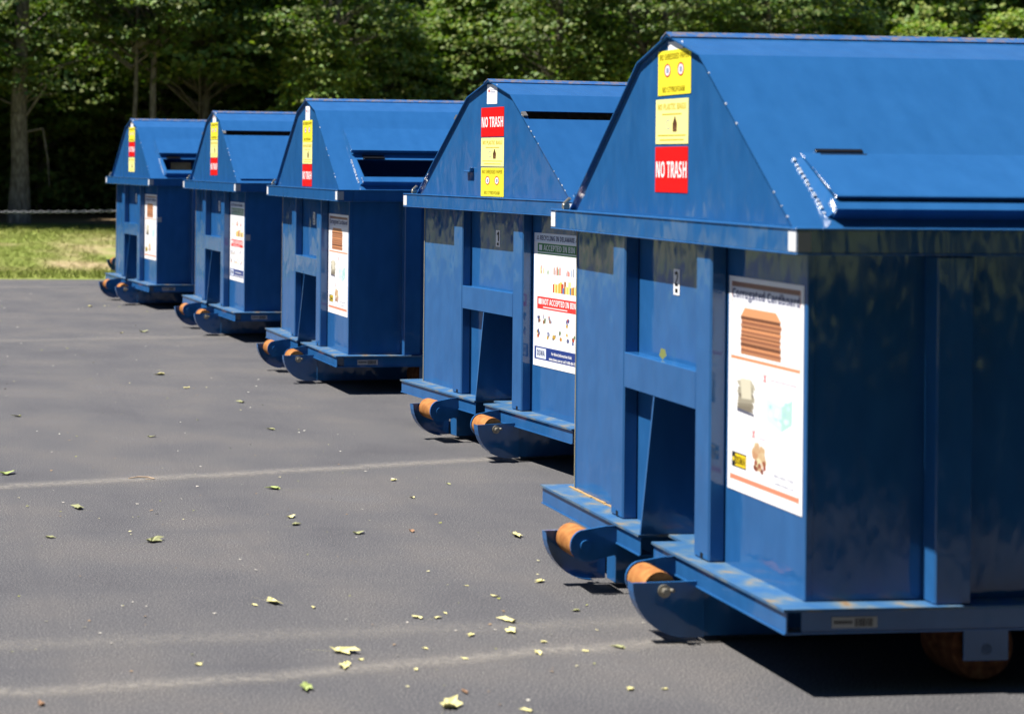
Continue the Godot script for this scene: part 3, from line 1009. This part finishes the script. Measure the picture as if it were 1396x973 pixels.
func make_bins() -> void:
	M.poster_cardboard = mat(Color(1, 1, 1), 0.45, 0.45)
	M.poster_cardboard.albedo_texture = poster_cardboard()
	M.poster_recycling = mat(Color(1, 1, 1), 0.45, 0.45)
	M.poster_recycling.albedo_texture = poster_recycling()
	var b1 := make_bin(Vector3(3.722, 0, -6.353), 0.0, "blue dumpster with its roof hatch shut and a cardboard poster", "cardboard", false, 0.0,
		[["white", 2.692, 1.115], ["shredded", 2.618, 1.123], ["bags", 2.380, 1.143], ["trash", 2.146, 1.145]])
	var b2 := make_bin(Vector3(4.663, 0, -10.761), 9.5, "blue dumpster with its red sign above both yellow ones", "recycling", false, -0.035,
		[["white", 2.697, 1.135], ["trash", 2.486, 1.125], ["bags", 2.257, 1.122], ["shredded", 2.030, 1.12]])
	var rb := MB.new()
	var rw := 1.70
	while rw < 2.3:
		var rl := rng.randf_range(0.03, 0.09)
		bx(rb, -0.004 - rng.randf_range(0.012, 0.024), -0.0045, BASE + 0.0005, BASE + rng.randf_range(0.003, 0.008), rw, rw + rl, 0.0)
		rw += rl
	part(b1, "rust_crust", rb, M.rust_pale).set_meta("kind", "stuff")
	var lug := MB.new()
	lug.box(Vector3(-0.105, 2.10, -1.50), Vector3(-0.0705, 2.115, -1.40), 0.004)
	lug.box(Vector3(-0.105, 2.10, -1.415), Vector3(-0.0705, 2.14, -1.40), 0.004)
	part(b2, "gable_lug", lug, M.paint)
	make_bin(Vector3(4.136, 0, -14.849), 2.3, "blue dumpster with an open roof hatch and its red sign lowest", "cardboard", true, -0.042,
		[["white", 2.66, 1.15], ["shredded", 2.483, 1.15], ["bags", 2.262, 1.15], ["trash", 2.036, 1.15]])
	var b4 := make_bin(Vector3(4.045, 0, -19.15), 4.6, "blue dumpster with a green and red bannered poster and red sign lowest", "recycling", false, -0.042,
		[["white", 2.72, 1.15], ["shredded", 2.557, 1.15], ["bags", 2.33, 1.15], ["trash", 2.105, 1.15]])
	var b5 := make_bin(Vector3(3.63, 0, -23.4), 7.5, "blue dumpster with its red sign between two yellow ones", "cardboard", true, -0.042,
		[["white", 2.72, 1.15], ["shredded", 2.572, 1.15], ["trash", 2.344, 1.15], ["bags", 2.11, 1.15]])
	for q in [[b4, 1.254], [b5, 1.308]]:
		var p := MB.new()
		bx(p, 0.004, 0.066, q[1] - 0.036, q[1] + 0.036, -0.0065, -0.004, 0.0)
		part(q[0], "grey_patch", p, M.grey_label)
	make_bin(Vector3(4.30, 0, -29.05), 2.0, "blue dumpster almost wholly hidden behind the last one of the row", "recycling", false, -0.042, [])
	# flattened carton standing inside the open fifth bin
	var cs := MB.new()
	cs.box(Vector3(-0.16, 0, -0.004), Vector3(0.16, 1.80, 0.004))
	var carton := part(self, "cardboard_sheet", cs, M.cardboard)
	var t5 := b5.transform
	carton.transform = t5 * Transform3D(Basis(Vector3.RIGHT, -0.10), uvw(0.5, BASE + 0.001, 0.30))
	tag(carton, "flattened brown carton inside the open dumpster hatch", "cardboard")

# ---------------------------------------------------------------- chain barrier
func make_chain() -> void:
	var a := Vector3(-3.6, ground_y(-3.6, -39.3) + 0.66, -39.3)
	var c := Vector3(9.0, ground_y(9.0, -39.3) + 0.72, -39.3)
	var mb := MB.new()
	var pts := []
	for i in 120:
		var k := i / 119.0
		pts.append(a.lerp(c, k) - Vector3(0, 0.22 * 4.0 * k * (1.0 - k), 0))
	for i in 119:
		var m: Vector3 = (pts[i] + pts[i + 1]) / 2.0
		var d: Vector3 = (pts[i + 1] - pts[i]).normalized()
		var s := Vector3.UP if i % 2 == 0 else Vector3(0, 0, 1)
		var hl: float = pts[i].distance_to(pts[i + 1]) * 0.62
		var loop := []
		for j in 9:
			var an := TAU * j / 8
			loop.append(m + d * cos(an) * hl + s * sin(an) * 0.026)
		for j in 8:
			mb.tube(loop[j], loop[j + 1], 0.012, 0.012, 5, false)
	var ch := thing("barrier_chain", "sagging grey chain strung low in front of the woods", "chain", a)
	for i in mb.v.size():
		mb.v[i] -= a
	var links := part(ch, "link", mb, mat(Color(0.50, 0.51, 0.53), 0.45, 0.5))
	links.set_meta("kind", "stuff")
	for p in [a, c]:
		var po := thing("chain_post", "short wooden post at an end of the barrier chain", "post", Vector3(p.x, ground_y(p.x, p.z) - 0.1, p.z), 0.0, "posts of the barrier chain")
		var pm := MB.new()
		pm.box(Vector3(-0.06, 0, -0.06), Vector3(0.06, 0.95, 0.06), 0.01)
		part(po, "shaft", pm, M.bark)

# ---------------------------------------------------------------- woods
func leaf_mesh(n_sprays: int, per: int, base_h: float, top_h: float, rad: float, leaf: float, tone: Color, sd: int, limbs: MB) -> ArrayMesh:
	# sprays of leaves hung along limbs: each spray is a flattish, ragged fan
	var r := RandomNumberGenerator.new()
	r.seed = sd
	var v := PackedVector3Array()
	var nn := PackedVector3Array()
	var cc := PackedColorArray()
	for s in n_sprays:
		var k := pow(r.randf(), 1.25)
		var h := lerpf(base_h, top_h, k)
		var prof := (0.55 + 0.45 * smoothstep(0.0, 0.12, k)) * pow(1.0 - k * 0.97, 0.62)
		var az := r.randf() * TAU
		var dist := rad * prof * sqrt(r.randf_range(0.2, 1.0))
		var ctr := Vector3(cos(az) * dist, h, sin(az) * dist)
		var root := Vector3(0, h - dist * r.randf_range(0.25, 0.7), 0)
		if limbs != null and s % 5 == 0 and dist > rad * 0.3:
			limbs.path([root, root.lerp(ctr, 0.5) + Vector3(0, 0.1, 0), ctr], [0.035, 0.02, 0.006], 4)
		var out := Vector3(cos(az), 0, sin(az))
		var sx := r.randf_range(0.3, 0.65)
		var sz := r.randf_range(0.22, 0.45)
		var droop := r.randf_range(0.05, 0.5)
		var side := out.cross(Vector3.UP)
		var bright := r.randf_range(0.75, 1.3)
		for i in per:
			var a := r.randf_range(-1, 1)
			var b := r.randf_range(-1, 1)
			var p := ctr + out * a * sx + side * b * sz
			p.y += -droop * maxf(a, 0.0) * sx * 0.7 + r.randf_range(-0.09, 0.09)
			var up := (Vector3.UP * 0.75 + Vector3(r.randf_range(-0.9, 0.9), r.randf_range(-0.2, 0.3), r.randf_range(-0.9, 0.9)) + out * 0.5).normalized()
			var fw := out.rotated(Vector3.UP, r.randf_range(-1.6, 1.6))
			fw = (fw - up * fw.dot(up)).normalized()
			var sd2 := up.cross(fw) * leaf * r.randf_range(0.3, 0.42)
			var ln := fw * leaf * r.randf_range(0.75, 1.25)
			var fold := up * leaf * 0.1
			var c := tone * bright * r.randf_range(0.75, 1.25)
			c.r *= r.randf_range(0.8, 1.35)
			c.a = 1.0
			var q := [p, p + ln * 0.5 + sd2 + fold, p + ln, p + ln * 0.5 - sd2 + fold]
			for t in [[0, 1, 2], [0, 2, 3]]:
				for j in t:
					v.append(q[j]); nn.append(up); cc.append(c)
	var arr := []
	arr.resize(Mesh.ARRAY_MAX)
	arr[Mesh.ARRAY_VERTEX] = v
	arr[Mesh.ARRAY_NORMAL] = nn
	arr[Mesh.ARRAY_COLOR] = cc
	var m := ArrayMesh.new()
	m.add_surface_from_arrays(Mesh.PRIMITIVE_TRIANGLES, arr)
	return m

func trunk_mesh(h: float, r0: float, lean: Vector2, sd: int) -> MB:
	var r := RandomNumberGenerator.new()
	r.seed = sd
	var mb := MB.new()
	var pts := []
	var rad := []
	var n := 9
	for i in n + 1:
		var k := float(i) / n
		pts.append(Vector3(lean.x * k + r.randf_range(-0.04, 0.04) * h * 0.1, h * k - (0.25 if i == 0 else 0.0), lean.y * k + r.randf_range(-0.04, 0.04) * h * 0.1))
		rad.append(r0 * (1.0 - 0.75 * k) * (1.35 if i == 0 else 1.0))
	mb.path(pts, rad, 10)
	return mb

func make_forest() -> void:
	var bark: Material = M.bark
	var lm := mat(Color(1, 1, 1), 0.55, 0.4)
	lm.vertex_color_use_as_albedo = true
	lm.backlight_enabled = true
	lm.backlight = Color(0.78, 0.88, 0.45)
	M.leaf = lm
	# [sprays, leaves in a spray, lowest, top, radius, leaf length, tone, trunk radius]
	var kinds := [
		[600, 34, 1.5, 8.0, 2.7, 0.165, Color(0.150, 0.225, 0.052), 0.15],
		[640, 34, 2.2, 10.0, 3.1, 0.17, Color(0.120, 0.190, 0.046), 0.21],
		[540, 34, 1.0, 7.0, 2.3, 0.16, Color(0.165, 0.240, 0.054), 0.11],
		[480, 34, 0.3, 6.6, 2.3, 0.16, Color(0.205, 0.290, 0.056), 0.08],
		[340, 30, 0.2, 3.6, 1.9, 0.15, Color(0.120, 0.185, 0.045), 0.05],
		[520, 34, 3.3, 7.6, 2.9, 0.165, Color(0.150, 0.225, 0.052), 0.14],
	]
	var protos := []
	for i in kinds.size():
		var k: Array = kinds[i]
		var tb := trunk_mesh(k[3] * 0.92, k[7], Vector2(0.3 * (i % 2), 0.2), 300 + i)
		var lv := leaf_mesh(k[0], k[1], k[2], k[3], k[4], k[5], k[6], 500 + i, tb)
		protos.append([tb.mesh(), lv])
	var labels := ["leafy green tree at the edge of the woods", "tall dark green tree at the edge of the woods", "slender light green tree at the edge of the woods", "bright yellow-green young tree at the edge of the woods", "low dark bush under the woodland trees", "tree with a bare lower trunk and spreading boughs by the chain"]
	var r := RandomNumberGenerator.new()
	r.seed = 77
	var spots := []
	var x := -2.0
	while x < 32.0:
		var kind: int = [0, 2, 0, 2, 3][r.randi() % 5]
		if x > 15.5 and r.randf() < 0.7:
			kind = 3
		if x < 8.5:
			kind = 5
		spots.append([x, -42.6 + r.randf_range(-1.2, 0.8) + (1.6 if kind == 3 else 0.0), kind, r.randf_range(0.74, 0.96) if kind != 5 else r.randf_range(0.95, 1.2)])
		x += r.randf_range(1.9, 2.9)
	x = -3.0
	while x < 33.0:
		spots.append([x, -47.5 + r.randf_range(-1.5, 1.5), [0, 1, 2, 1][r.randi() % 4], r.randf_range(0.9, 1.25)])
		x += r.randf_range(2.8, 4.0)
	x = 4.0
	while x < 30.0:
		spots.append([x, -44.5 + r.randf_range(-1.0, 1.5), 4, r.randf_range(0.8, 1.3)])
		x += r.randf_range(2.0, 4.5)
	for s in spots:
		if s[2] == 4 and s[0] < 9.0:
			continue
		if (s[0] > 4.9 and s[0] < 7.4 or s[0] > 1.4 and s[0] < 4.0) and s[1] > -45.0:
			continue
		var pr: Array = protos[s[2]]
		var o := thing(["leafy_tree", "dark_tree", "slender_tree", "young_tree", "bush", "spreading_tree"][s[2]], labels[s[2]], "bush" if s[2] == 4 else "tree", Vector3(s[0], ground_y(s[0], s[1]), s[1]), r.randf() * TAU, "bushes in the woods" if s[2] == 4 else "trees along the edge of the woods")
		o.scale = Vector3.ONE * s[3]
		part_mesh(o, "stem" if s[2] == 4 else "trunk", pr[0], bark)
		part_mesh(o, "crown", pr[1], lm)
	# big bare trunk beside the chain, and the slender pair behind the first bin
	var special := [
		[2.80, -41.6, 13.0, 0.26, "thick grey trunked tree standing at the barrier chain", 0.25, 3.4],
		[5.72, -41.3, 10.0, 0.075, "slim bare trunk left of a thicker one above the dumpster roof", 0.25, 4.9],
		[6.24, -41.5, 11.0, 0.11, "straight brown trunk beside a slimmer one above the dumpster roof", 0.1, 4.9],
		[10.8, -41.2, 10.0, 0.15, "pale leaning trunk showing among leaves behind an open dumpster", 0.5, 4.6],
		[17.2, -41.4, 11.0, 0.09, "slim grey trunk showing among leaves behind the dumpsters", 0.1, 4.4],
		[19.4, -41.0, 10.0, 0.13, "forked pale trunk showing among leaves at the wood edge", 0.9, 5.0],
		[23.0, -41.4, 11.0, 0.10, "straight grey trunk rising behind the dumpster with the shut hatch", 0.1, 5.4],
	]
	for i in special.size():
		var q: Array = special[i]
		var o := thing("tall_tree", q[4], "tree", Vector3(q[0], ground_y(q[0], q[1]), q[1]), 0.0)
		var tb := trunk_mesh(q[2], q[3], Vector2(q[5], 0.1), 900 + i)
		if i == 0:
			tb.path([Vector3(0.2, 2.4, 0.05), Vector3(0.62, 2.5, 0.25), Vector3(0.75, 1.7, 0.3), Vector3(0.8, 1.0, 0.3)], [0.03, 0.03, 0.02, 0.008], 5)
			tb.path([Vector3(0.05, 2.6, 0), Vector3(0.7, 3.6, 0.4), Vector3(1.1, 4.1, 0.5)], [0.05, 0.03, 0.01], 5)
		if i == 5:
			tb.path([Vector3(0.3, 4.0, 0), Vector3(-0.4, 5.3, 0.2), Vector3(-0.9, 6.8, 0.3)], [0.09, 0.06, 0.03], 6)
		var lv := leaf_mesh(300, 30, q[6], q[2], 2.6, 0.14, Color(0.115, 0.175, 0.04), 950 + i, tb)
		part(o, "trunk", tb, bark)
		part_mesh(o, "crown", lv, lm)
	make_undergrowth(protos[4])
	# the wood behind, which reads as one mass
	var both := ArrayMesh.new()
	for k in 2:
		both.add_surface_from_arrays(Mesh.PRIMITIVE_TRIANGLES, (protos[1][k] as ArrayMesh).surface_get_arrays(0))
	both.surface_set_material(0, bark)
	both.surface_set_material(1, lm)
	var places := []
	for z in [-52.0, -56.5, -61.0, -66.0, -72.0]:
		x = -16.0
		while x < 52.0:
			places.append(Transform3D(Basis(Vector3.UP, r.randf() * TAU).scaled(Vector3.ONE * r.randf_range(0.9, 1.35)), Vector3(x, ground_y(x, z) - 0.1, z + r.randf_range(-1.8, 1.8))))
			x += r.randf_range(2.4, 3.6)
	# the same wood going on to the left of the picture
	x = -62.0
	while x < -4.0:
		for z in [-43.0, -48.0]:
			places.append(Transform3D(Basis(Vector3.UP, r.randf() * TAU).scaled(Vector3.ONE * r.randf_range(0.9, 1.3)), Vector3(x, ground_y(x, z) - 0.1, z + r.randf_range(-1.8, 1.8))))
		x += r.randf_range(2.6, 3.8)
	# and the wood on the other side of the lot, which the shaded sides of the bins mirror
	for p: Vector3 in [Vector3(-3.5, 1.8, 1.8), Vector3(2.6, 1.9, 1.7), Vector3(7.0, 1.8, 1.5), Vector3(11.5, 1.8, 1.8)]:   # big trees that shade the photographer's end of the lot
		places.append(Transform3D(Basis(Vector3.UP, p.x).scaled(Vector3.ONE * p.y), Vector3(p.x, -0.1, p.z)))
	for z in [7.5, 12.0]:
		x = -18.0
		while x < 34.0:
			places.append(Transform3D(Basis(Vector3.UP, r.randf() * TAU).scaled(Vector3.ONE * r.randf_range(0.95, 1.3)), Vector3(x, -0.1, z + r.randf_range(-0.8, 0.8))))
			x += r.randf_range(2.2, 3.2)
	var mm := MultiMesh.new()
	mm.transform_format = MultiMesh.TRANSFORM_3D
	mm.mesh = both
	mm.instance_count = places.size()
	for i in places.size():
		mm.set_instance_transform(i, places[i])
	var mi := MultiMeshInstance3D.new()
	mi.multimesh = mm
	mi.name = "woods"
	add_child(mi)
	mi.set_meta("kind", "stuff")
	tag(mi, "dark mass of woodland trees filling the background", "woods")

func make_undergrowth(bush: Array) -> void:
	var r := RandomNumberGenerator.new()
	r.seed = 19
	var both := ArrayMesh.new()
	for k in 2:
		both.add_surface_from_arrays(Mesh.PRIMITIVE_TRIANGLES, (bush[k] as ArrayMesh).surface_get_arrays(0))
	both.surface_set_material(0, M.bark)
	both.surface_set_material(1, M.leaf)
	var places := []
	for z in [-49.5, -53.5, -58.5]:
		var x := -22.0
		while x < 40.0:
			var zz: float = z + r.randf_range(-1.2, 1.2)
			places.append(Transform3D(Basis(Vector3.UP, r.randf() * TAU).scaled(Vector3.ONE * r.randf_range(0.8, 1.4)), Vector3(x, ground_y(x, zz) - 0.05, zz)))
			x += r.randf_range(1.5, 2.4)
	var mm := MultiMesh.new()
	mm.transform_format = MultiMesh.TRANSFORM_3D
	mm.mesh = both
	mm.instance_count = places.size()
	for i in places.size():
		mm.set_instance_transform(i, places[i])
	var mi := MultiMeshInstance3D.new()
	mi.multimesh = mm
	mi.name = "undergrowth"
	add_child(mi)
	mi.set_meta("kind", "stuff")
	tag(mi, "shaded undergrowth between the woodland trunks", "undergrowth")

# ---------------------------------------------------------------- grass
func make_grass() -> void:
	var v := PackedVector3Array()
	var nn := PackedVector3Array()
	var r := RandomNumberGenerator.new()
	r.seed = 31
	for i in 12:
		var p := Vector3(r.randf_range(-0.10, 0.10), -0.01, r.randf_range(-0.10, 0.10))
		var a := r.randf() * TAU
		var h := r.randf_range(0.03, 0.075)
		var side := Vector3(cos(a), 0, sin(a)) * 0.006
		var bend := Vector3(r.randf_range(-0.05, 0.05), 0, r.randf_range(-0.05, 0.05))
		for q in [p - side, p + side, p + bend + Vector3(0, h, 0)]:
			v.append(q); nn.append(Vector3(bend.x * 2.0, 1, bend.z * 2.0).normalized())
	var arr := []
	arr.resize(Mesh.ARRAY_MAX)
	arr[Mesh.ARRAY_VERTEX] = v
	arr[Mesh.ARRAY_NORMAL] = nn
	var m := ArrayMesh.new()
	m.add_surface_from_arrays(Mesh.PRIMITIVE_TRIANGLES, arr)
	var gm := mat(Color(1, 1, 1), 0.8, 0.3)
	gm.vertex_color_use_as_albedo = true
	gm.backlight_enabled = true
	gm.backlight = Color(0.5, 0.55, 0.3)
	m.surface_set_material(0, gm)
	var nz := FastNoiseLite.new()
	nz.seed = 4; nz.frequency = 0.35; nz.fractal_octaves = 4
	var tr := []
	var cs := []
	for i in 26000:
		var x := r.randf_range(-5.0, 6.0)
		var z := -29.35 - 12.6 * r.randf()
		if x > 4.1 and z > -35.6:
			continue
		var k := smoothstep(-0.25, 0.3, nz.get_noise_2d(x, z * 0.8))
		var d := -29.3 - z
		var mid := smoothstep(1.0, 3.0, d) * (1.0 - smoothstep(7.0, 10.5, d))
		if r.randf() < mid * k * 0.6:
			continue
		var s := r.randf_range(0.6, 1.3) * (1.0 - 0.4 * mid)
		tr.append(Transform3D(Basis(Vector3.UP, r.randf() * TAU).scaled(Vector3(s, s, s)), Vector3(x, ground_y(x, z), z)))
		var c := Color(0.33, 0.41, 0.08).lerp(Color(0.60, 0.47, 0.27), clampf(mid * 0.6 * k + r.randf_range(-0.1, 0.3), 0.0, 1.0))
		cs.append(c * r.randf_range(0.75, 1.2))
	var mm := MultiMesh.new()
	mm.transform_format = MultiMesh.TRANSFORM_3D
	mm.use_colors = true
	mm.mesh = m
	mm.instance_count = tr.size()
	for i in tr.size():
		mm.set_instance_transform(i, tr[i])
		mm.set_instance_color(i, cs[i])
	var mi := MultiMeshInstance3D.new()
	mi.multimesh = mm
	mi.name = "grass"
	add_child(mi)
	mi.set_meta("kind", "stuff")
	tag(mi, "sunlit mown grass between the asphalt and the woods", "grass")

# ---------------------------------------------------------------- fallen leaves and crumbs on the asphalt
func fallen_leaf(size: float, sd: int) -> ArrayMesh:
	var r := RandomNumberGenerator.new()
	r.seed = sd
	var mb := MB.new()
	var tips := []
	var n := 14
	for i in n:
		var a := TAU * i / n
		var k := (1.0 if i % 2 == 0 else 0.7) * r.randf_range(0.6, 1.15) * (0.8 + 0.35 * cos(a))
		var p := Vector3(cos(a) * size * 0.55 * k, 0, sin(a) * size * 0.30 * k)
		p.y = 0.10 * size * absf(sin(a * 1.0 + sd)) + r.randf_range(0.0, 0.07) * size
		tips.append(p)
	var c := Vector3(0, 0.004, 0)
	for i in n:
		mb.face([c, tips[i], tips[(i + 1) % n]], Vector3.UP)
	mb.tube(Vector3(-size * 0.2, 0.004, 0), Vector3(-size * 0.95, 0.006, size * 0.1), 0.0018, 0.001, 4)
	return mb.mesh()

func ground_at(px: float, py: float) -> Vector3:
	# where the photograph's pixel meets the ground
	var a := atan2(225.0, FOCAL)
	var u := px - 100.0
	var w := py - 219.0
	var uu := u + 0.010 * w
	w = w - 0.010 * u
	u = uu
	var d := Vector3(sin(a), 0, -cos(a)) + Vector3(cos(a), 0, sin(a)) * u / FOCAL - Vector3.UP * w / FOCAL
	return CAMERA_AT + d * (CAMERA_AT.y / -d.y)

func make_litter() -> void:
	var r := RandomNumberGenerator.new()
	r.seed = 8
	var shapes := []
	for i in 6:
		shapes.append(fallen_leaf(1.0, 20 + i))
	var tones := {
		"pale": [mat(lin(0.62, 0.58, 0.28), 0.8, 0.3), "pale yellow-green fallen leaf lying on the asphalt"],
		"green": [mat(lin(0.30, 0.36, 0.13), 0.7, 0.3), "green fallen leaf lying on the asphalt"],
		"dark": [mat(lin(0.26, 0.27, 0.14), 0.8, 0.3), "olive green fallen leaf curled on the asphalt"],
		"brown": [mat(lin(0.25, 0.15, 0.09), 0.8, 0.3), "brown fallen leaf lying on the asphalt"],
	}
	var list := [
		[376, 667, 17, "green"], [401, 716, 14, "dark"], [395, 706, 14, "pale"], [206, 739, 24, "dark"], [369, 821, 23, "pale"], [427, 829, 9, "pale"],
		[572, 843, 15, "pale"], [594, 843, 11, "pale"], [606, 836, 7, "pale"], [697, 848, 21, "pale"], [643, 866, 13, "pale"], [697, 863, 20, "pale"],
		[461, 889, 32, "pale"], [470, 908, 24, "pale"], [268, 907, 11, "pale"], [416, 937, 26, "green"], [610, 965, 38, "pale"], [703, 730, 20, "pale"],
		[486, 728, 16, "dark"], [738, 793, 15, "pale"], [787, 833, 11, "dark"], [847, 884, 17, "dark"], [733, 890, 16, "pale"], [631, 898, 9, "pale"],
		[859, 941, 14, "pale"], [908, 940, 9, "pale"], [722, 970, 14, "pale"], [740, 876, 9, "pale"], [800, 888, 9, "pale"], [581, 885, 8, "pale"],
		[567, 914, 8, "pale"], [632, 943, 13, "brown"], [6, 647, 20, "green"], [108, 694, 18, "dark"], [65, 733, 12, "dark"], [538, 655, 10, "pale"],
		[563, 679, 9, "pale"], [220, 511, 13, "pale"], [194, 453, 13, "dark"], [166, 454, 6, "pale"], [330, 549, 11, "dark"], [255, 529, 9, "pale"],
		[365, 456, 9, "pale"], [122, 418, 9, "pale"], [204, 596, 10, "dark"], [672, 813, 10, "pale"], [637, 799, 6, "pale"], [490, 900, 8, "pale"],
		[55, 962, 16, "brown"], [345, 825, 9, "pale"], [610, 660, 7, "dark"], [560, 724, 11, "brown"], [371, 586, 11, "dark"], [25, 568, 11, "dark"],
		[427, 443, 6, "pale"], [384, 465, 8, "pale"],
	]
	for q in list:
		var p := ground_at(q[0], q[1])
		var t: Array = tones[q[3]]
		var o := thing("fallen_leaf", t[1], "leaf", Vector3(p.x, 0.002, p.z), r.randf() * TAU, "fallen leaves on the asphalt")
		var s: float = q[2] * absf(p.z) / FOCAL * 1.55
		var b := part_mesh(o, "blade", shapes[r.randi() % 6], t[0])
		b.scale = Vector3(s, s, s)
	var led := thing("ledge_leaf", "small yellow-green leaf standing on a dumpster crossbar ledge", "leaf", Vector3(3.722 - 0.03, 1.2135, -6.353 - 1.23), 0.4)
	var lb := MB.new()
	lb.face([Vector3(0, 0, 0), Vector3(0.012, 0.02, 0.014), Vector3(0.006, 0.05, 0.01), Vector3(-0.004, 0.056, -0.006), Vector3(-0.01, 0.02, -0.012)], Vector3(-1, 0, 0.4))
	part(led, "blade", lb, mat(lin(0.40, 0.42, 0.12), 0.7, 0.3))
	# a bent pale twig on the seam
	var tp := ground_at(192, 652)
	var tw := thing("twig", "thin bent tan twig lying on a pale seam", "twig", Vector3(tp.x, 0.006, tp.z))
	var tm := MB.new()
	tm.path([Vector3(-0.09, 0, 0.02), Vector3(-0.02, 0.004, -0.01), Vector3(0.05, 0.003, 0.0), Vector3(0.085, 0.002, 0.05), Vector3(0.02, 0.002, 0.065)], [0.003, 0.004, 0.004, 0.003, 0.002], 5)
	part(tw, "stem", tm, mat(lin(0.45, 0.33, 0.22), 0.8, 0.3))
	# crumbs
	var bits := MB.new()
	for i in 520:
		var z := -5.6 - 22.0 * pow(r.randf(), 1.6)
		var x := r.randf_range(-0.4, 3.5 + maxf(0.0, (-z - 8.0)) * 0.02)
		var s := r.randf_range(0.003, 0.009) * (1.0 + absf(z) * 0.04)
		bits.col = [Color(0.45, 0.42, 0.25), Color(0.40, 0.38, 0.33), Color(0.25, 0.26, 0.08), Color(0.22, 0.16, 0.10), Color(0.5, 0.48, 0.42)][r.randi() % 5]
		var a := r.randf() * TAU
		var pts := []
		for k in 4:
			var an := a + TAU * k / 4 + r.randf_range(-0.4, 0.4)
			pts.append(Vector3(x + cos(an) * s, 0.003 + r.randf() * s * 0.6, z + sin(an) * s * 0.7))
		bits.face(pts, Vector3.UP)
	var bm := mat(Color(1, 1, 1), 0.9, 0.2)
	bm.vertex_color_use_as_albedo = true
	var bo := part(self, "leaf_crumbs", bits, bm)
	bo.set_meta("kind", "stuff")
	tag(bo, "scattered leaf bits and grit on the asphalt", "debris")
